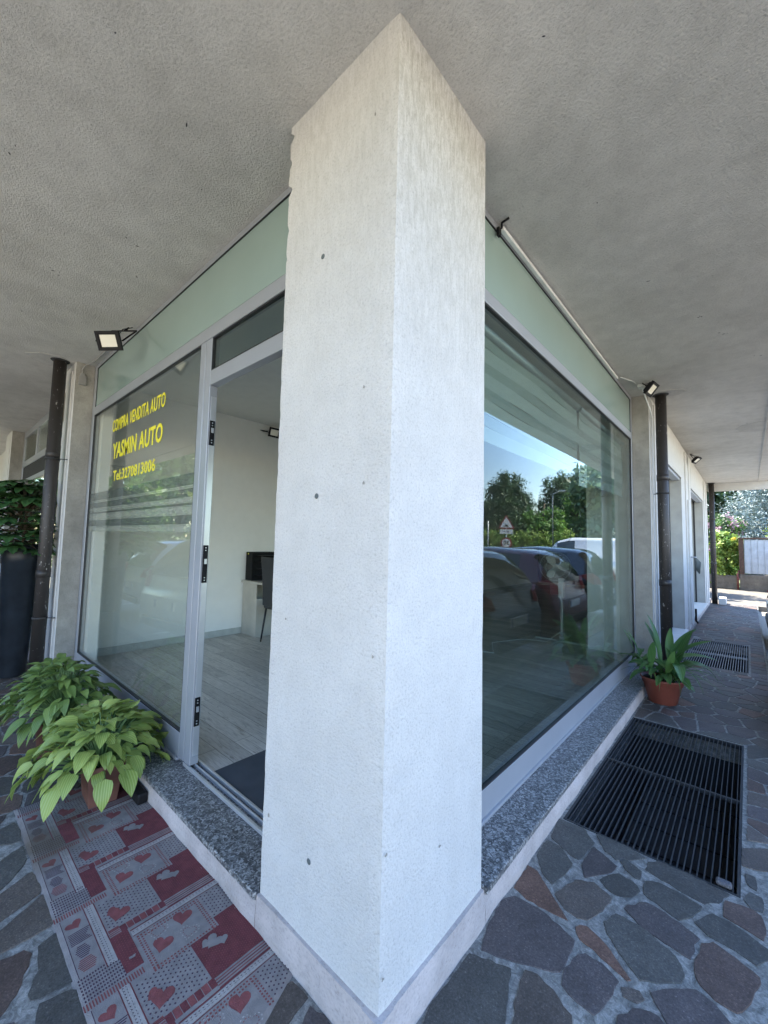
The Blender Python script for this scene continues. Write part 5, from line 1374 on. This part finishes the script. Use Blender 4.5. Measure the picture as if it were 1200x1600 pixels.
broadleaf('broadleaf_tree', 'unseen tree added to shade the yard past the end of the building', 'tree', (-2.5, 16.5, 0), 6.0, 1.9, F2, 6000, .1, 91, .1)  # added out of view to throw dappled shade on the yard
# left side: tall trees beyond the parked cars
for i, (x, y, h, r, ms) in enumerate(((-10, -9.5, 7.5, 2.7, [F2[1], F4[0]]), (-14.5, -8.6, 8.2, 2.9, [F4[0], F4[1]]), (-19, -9.2, 9, 3.1, [F2[1], F1[1]]), (-24, -8.8, 9.5, 3.2, [F4[0], F2[1]]), (-29.5, -10, 11, 3.8, [F1[1], F2[1]]), (-36, -10.5, 12.5, 4.2, [F4[0], F4[1]]), (-44, -12, 14, 5, [F2[1], F1[1]]), (-6, -11, 7.0, 2.6, [F4[0], F2[0]]))):
    names = ['bushy tree nearest the white car', 'yellowish green tree second along the left hedge row', 'dark bushy tree third in the left row', 'mid green tree fourth in the left row', 'tall dark tree toward the far left', 'tall yellowish tree far out on the left', 'biggest tree at the end of the left row', 'small green tree opposite the open doorway']
    broadleaf('broadleaf_tree', names[i], 'tree', (x, y, GZ), h, r, ms, 7000, .17, 61+i, .02, group='row of trees beyond the left parking')
broadleaf('broadleaf_tree', 'leafy tree past the far left end of the arcade', 'tree', (-20.5, .3, GZ), 5.5, 2.4, [F4[0], F2[0]], 7000, .14, 81, .02)
broadleaf('broadleaf_tree', 'darker tree behind the left end of the arcade', 'tree', (-23, 4.5, GZ), 7.5, 3.4, [F2[1], F1[1]], 8000, .2, 82, .02)
broadleaf('broadleaf_tree', 'tree between the arcade end and the parking row', 'tree', (-22, -4.2, GZ), 6.5, 2.6, [F2[1], F4[0]], 7000, .17, 83, .02)
# street things mirrored in the right window
t = thing('street_lamp', 'thin grey street lamp pole mirrored in the big window', 'street lamp', (10.3, 32.1, GZ))
b = NB(); tube(b, [(0, 0, 0), (0, 0, 5.2), (-.05, 0, 5.6), (-.5, .1, 5.8)], [.06, .045, .035, .03], 10); obj('pole', b, M['galv'], t)
b = NB(); box(b, -.95, -.45, 0, .2, 5.74, 5.84); obj('lamp_head', b, M['galv'], t, bevel=.03)
t = thing('road_sign', 'triangular bump warning sign with a round 30 limit below', 'road sign', (8.1, 19.0, GZ), R(-25))
b = NB(); tube(b, [(0, 0, 0), (0, 0, 3.0)], .03, 10); obj('post', b, M['galv'], t)
M['sred'] = plain('sign_red', (.28, .03, .03), .5); M['swhite'] = plain('sign_white', (.75, .75, .73), .4)
def prismxz(b, pts, y0, y1):
    a = [b.verts.new((p[0], y0, p[1])) for p in pts]; c = [b.verts.new((p[0], y1, p[1])) for p in pts]
    b.faces.new(a); b.faces.new(c[::-1])
    for i in range(len(pts)): b.faces.new((a[i], c[i], c[(i+1) % len(pts)], a[(i+1) % len(pts)]))
b = NB(); prismxz(b, [(-.42, 2.35), (.42, 2.35), (0, 3.08)], -.05, -.035); s_ = obj('triangle', b, M['sred'], t)
b = NB(); prismxz(b, [(-.31, 2.41), (.31, 2.41), (0, 2.95)], -.056, -.051); obj('triangle_face', b, M['swhite'], s_)
b = NB(); prismxz(b, [(-.18, 2.45)]+[(-.11+.22*k/8, 2.46+.10*math.sin(PI*k/8)) for k in range(9)]+[(.18, 2.45)], -.060, -.0565); obj('bump_symbol', b, M['blackpl'], s_)
b = NB(); prismxz(b, [(-.32, 2.08), (.32, 2.08), (.32, 2.31), (-.32, 2.31)], -.05, -.035); pl2 = obj('plate', b, M['swhite'], t)
b = NB(); box(b, -.12, .10, -.0565, -.0505, 2.19, 2.205); prismxz(b, [(-.18, 2.198), (-.10, 2.165), (-.10, 2.23)], -.0565, -.0505); obj('plate_arrow', b, M['blackpl'], pl2)
b = NB(); circ = lambda r, z: [(r*math.cos(k/28*2*PI), z+r*math.sin(k/28*2*PI)) for k in range(28)]
prismxz(b, circ(.28, 1.62), -.05, -.035); d_ = obj('disc', b, M['sred'], t); b = NB(); prismxz(b, circ(.21, 1.62), -.056, -.051); obj('disc_face', b, M['swhite'], d_)
text_mesh('30', -.14, .14, 1.52, 1.72, -.0565, d_, 'disc_number', .002, M['blackpl'])
tag(obj('sign_post', tube(NB(), [(10.1, 20.9, GZ), (10.1, 20.9, 2.75)], .035, 10), M['galv']), 'bare grey post standing to the right of the triangular sign', 'post')
t = thing('distant_house', 'distant house with a grey tiled roof mirrored behind the low tree', 'house', (14.0, 66, GZ), R(8))
obj('wall', B(-6, 6, -4, 4, 0, 5.2), stucco('house_wall', (.5, .45, .36), (.42, .38, .3)), t)
b = NB(); v = [b.verts.new(p) for p in ((-6.6, -4.6, 5.2), (6.6, -4.6, 5.2), (6.6, 4.6, 5.2), (-6.6, 4.6, 5.2), (-6.6, 0, 7.8), (6.6, 0, 7.8))]
for f in ((0, 1, 5, 4), (2, 3, 4, 5), (0, 4, 3), (1, 2, 5), (0, 3, 2, 1)): b.faces.new([v[i] for i in f])
obj('roof', b, plain('grey_roof_tiles', (.24, .22, .20), .8, bs=6, bst=1, bd=.05), t)
for x in (-4, -1.2, 1.6, 4.2):
    wn = obj('window', B(x-.5, x+.5, -4.03, -4.003, 2.6, 4.0), M['carglass'], t)
    obj('sill', B(x-.6, x+.6, -4.12, -4.031, 2.48, 2.59), M['white'], wn)
t = thing('distant_house', 'pale house mostly hidden behind the left cedar', 'house', (29, 62, GZ), R(25))
obj('wall', B(-5, 5, -4, 4, 0, 4.2), bpy.data.materials['house_wall'], t)
b = NB(); v = [b.verts.new(p) for p in ((-5.6, -4.6, 4.2), (5.6, -4.6, 4.2), (5.6, 4.6, 4.2), (-5.6, 4.6, 4.2), (-5.6, 0, 6.2), (5.6, 0, 6.2))]
for f in ((0, 1, 5, 4), (2, 3, 4, 5), (0, 4, 3), (1, 2, 5), (0, 3, 2, 1)): b.faces.new([v[i] for i in f])
obj('roof', b, plain('red_roof_tiles', (.28, .12, .08), .8, bs=6, bst=1, bd=.05), t)
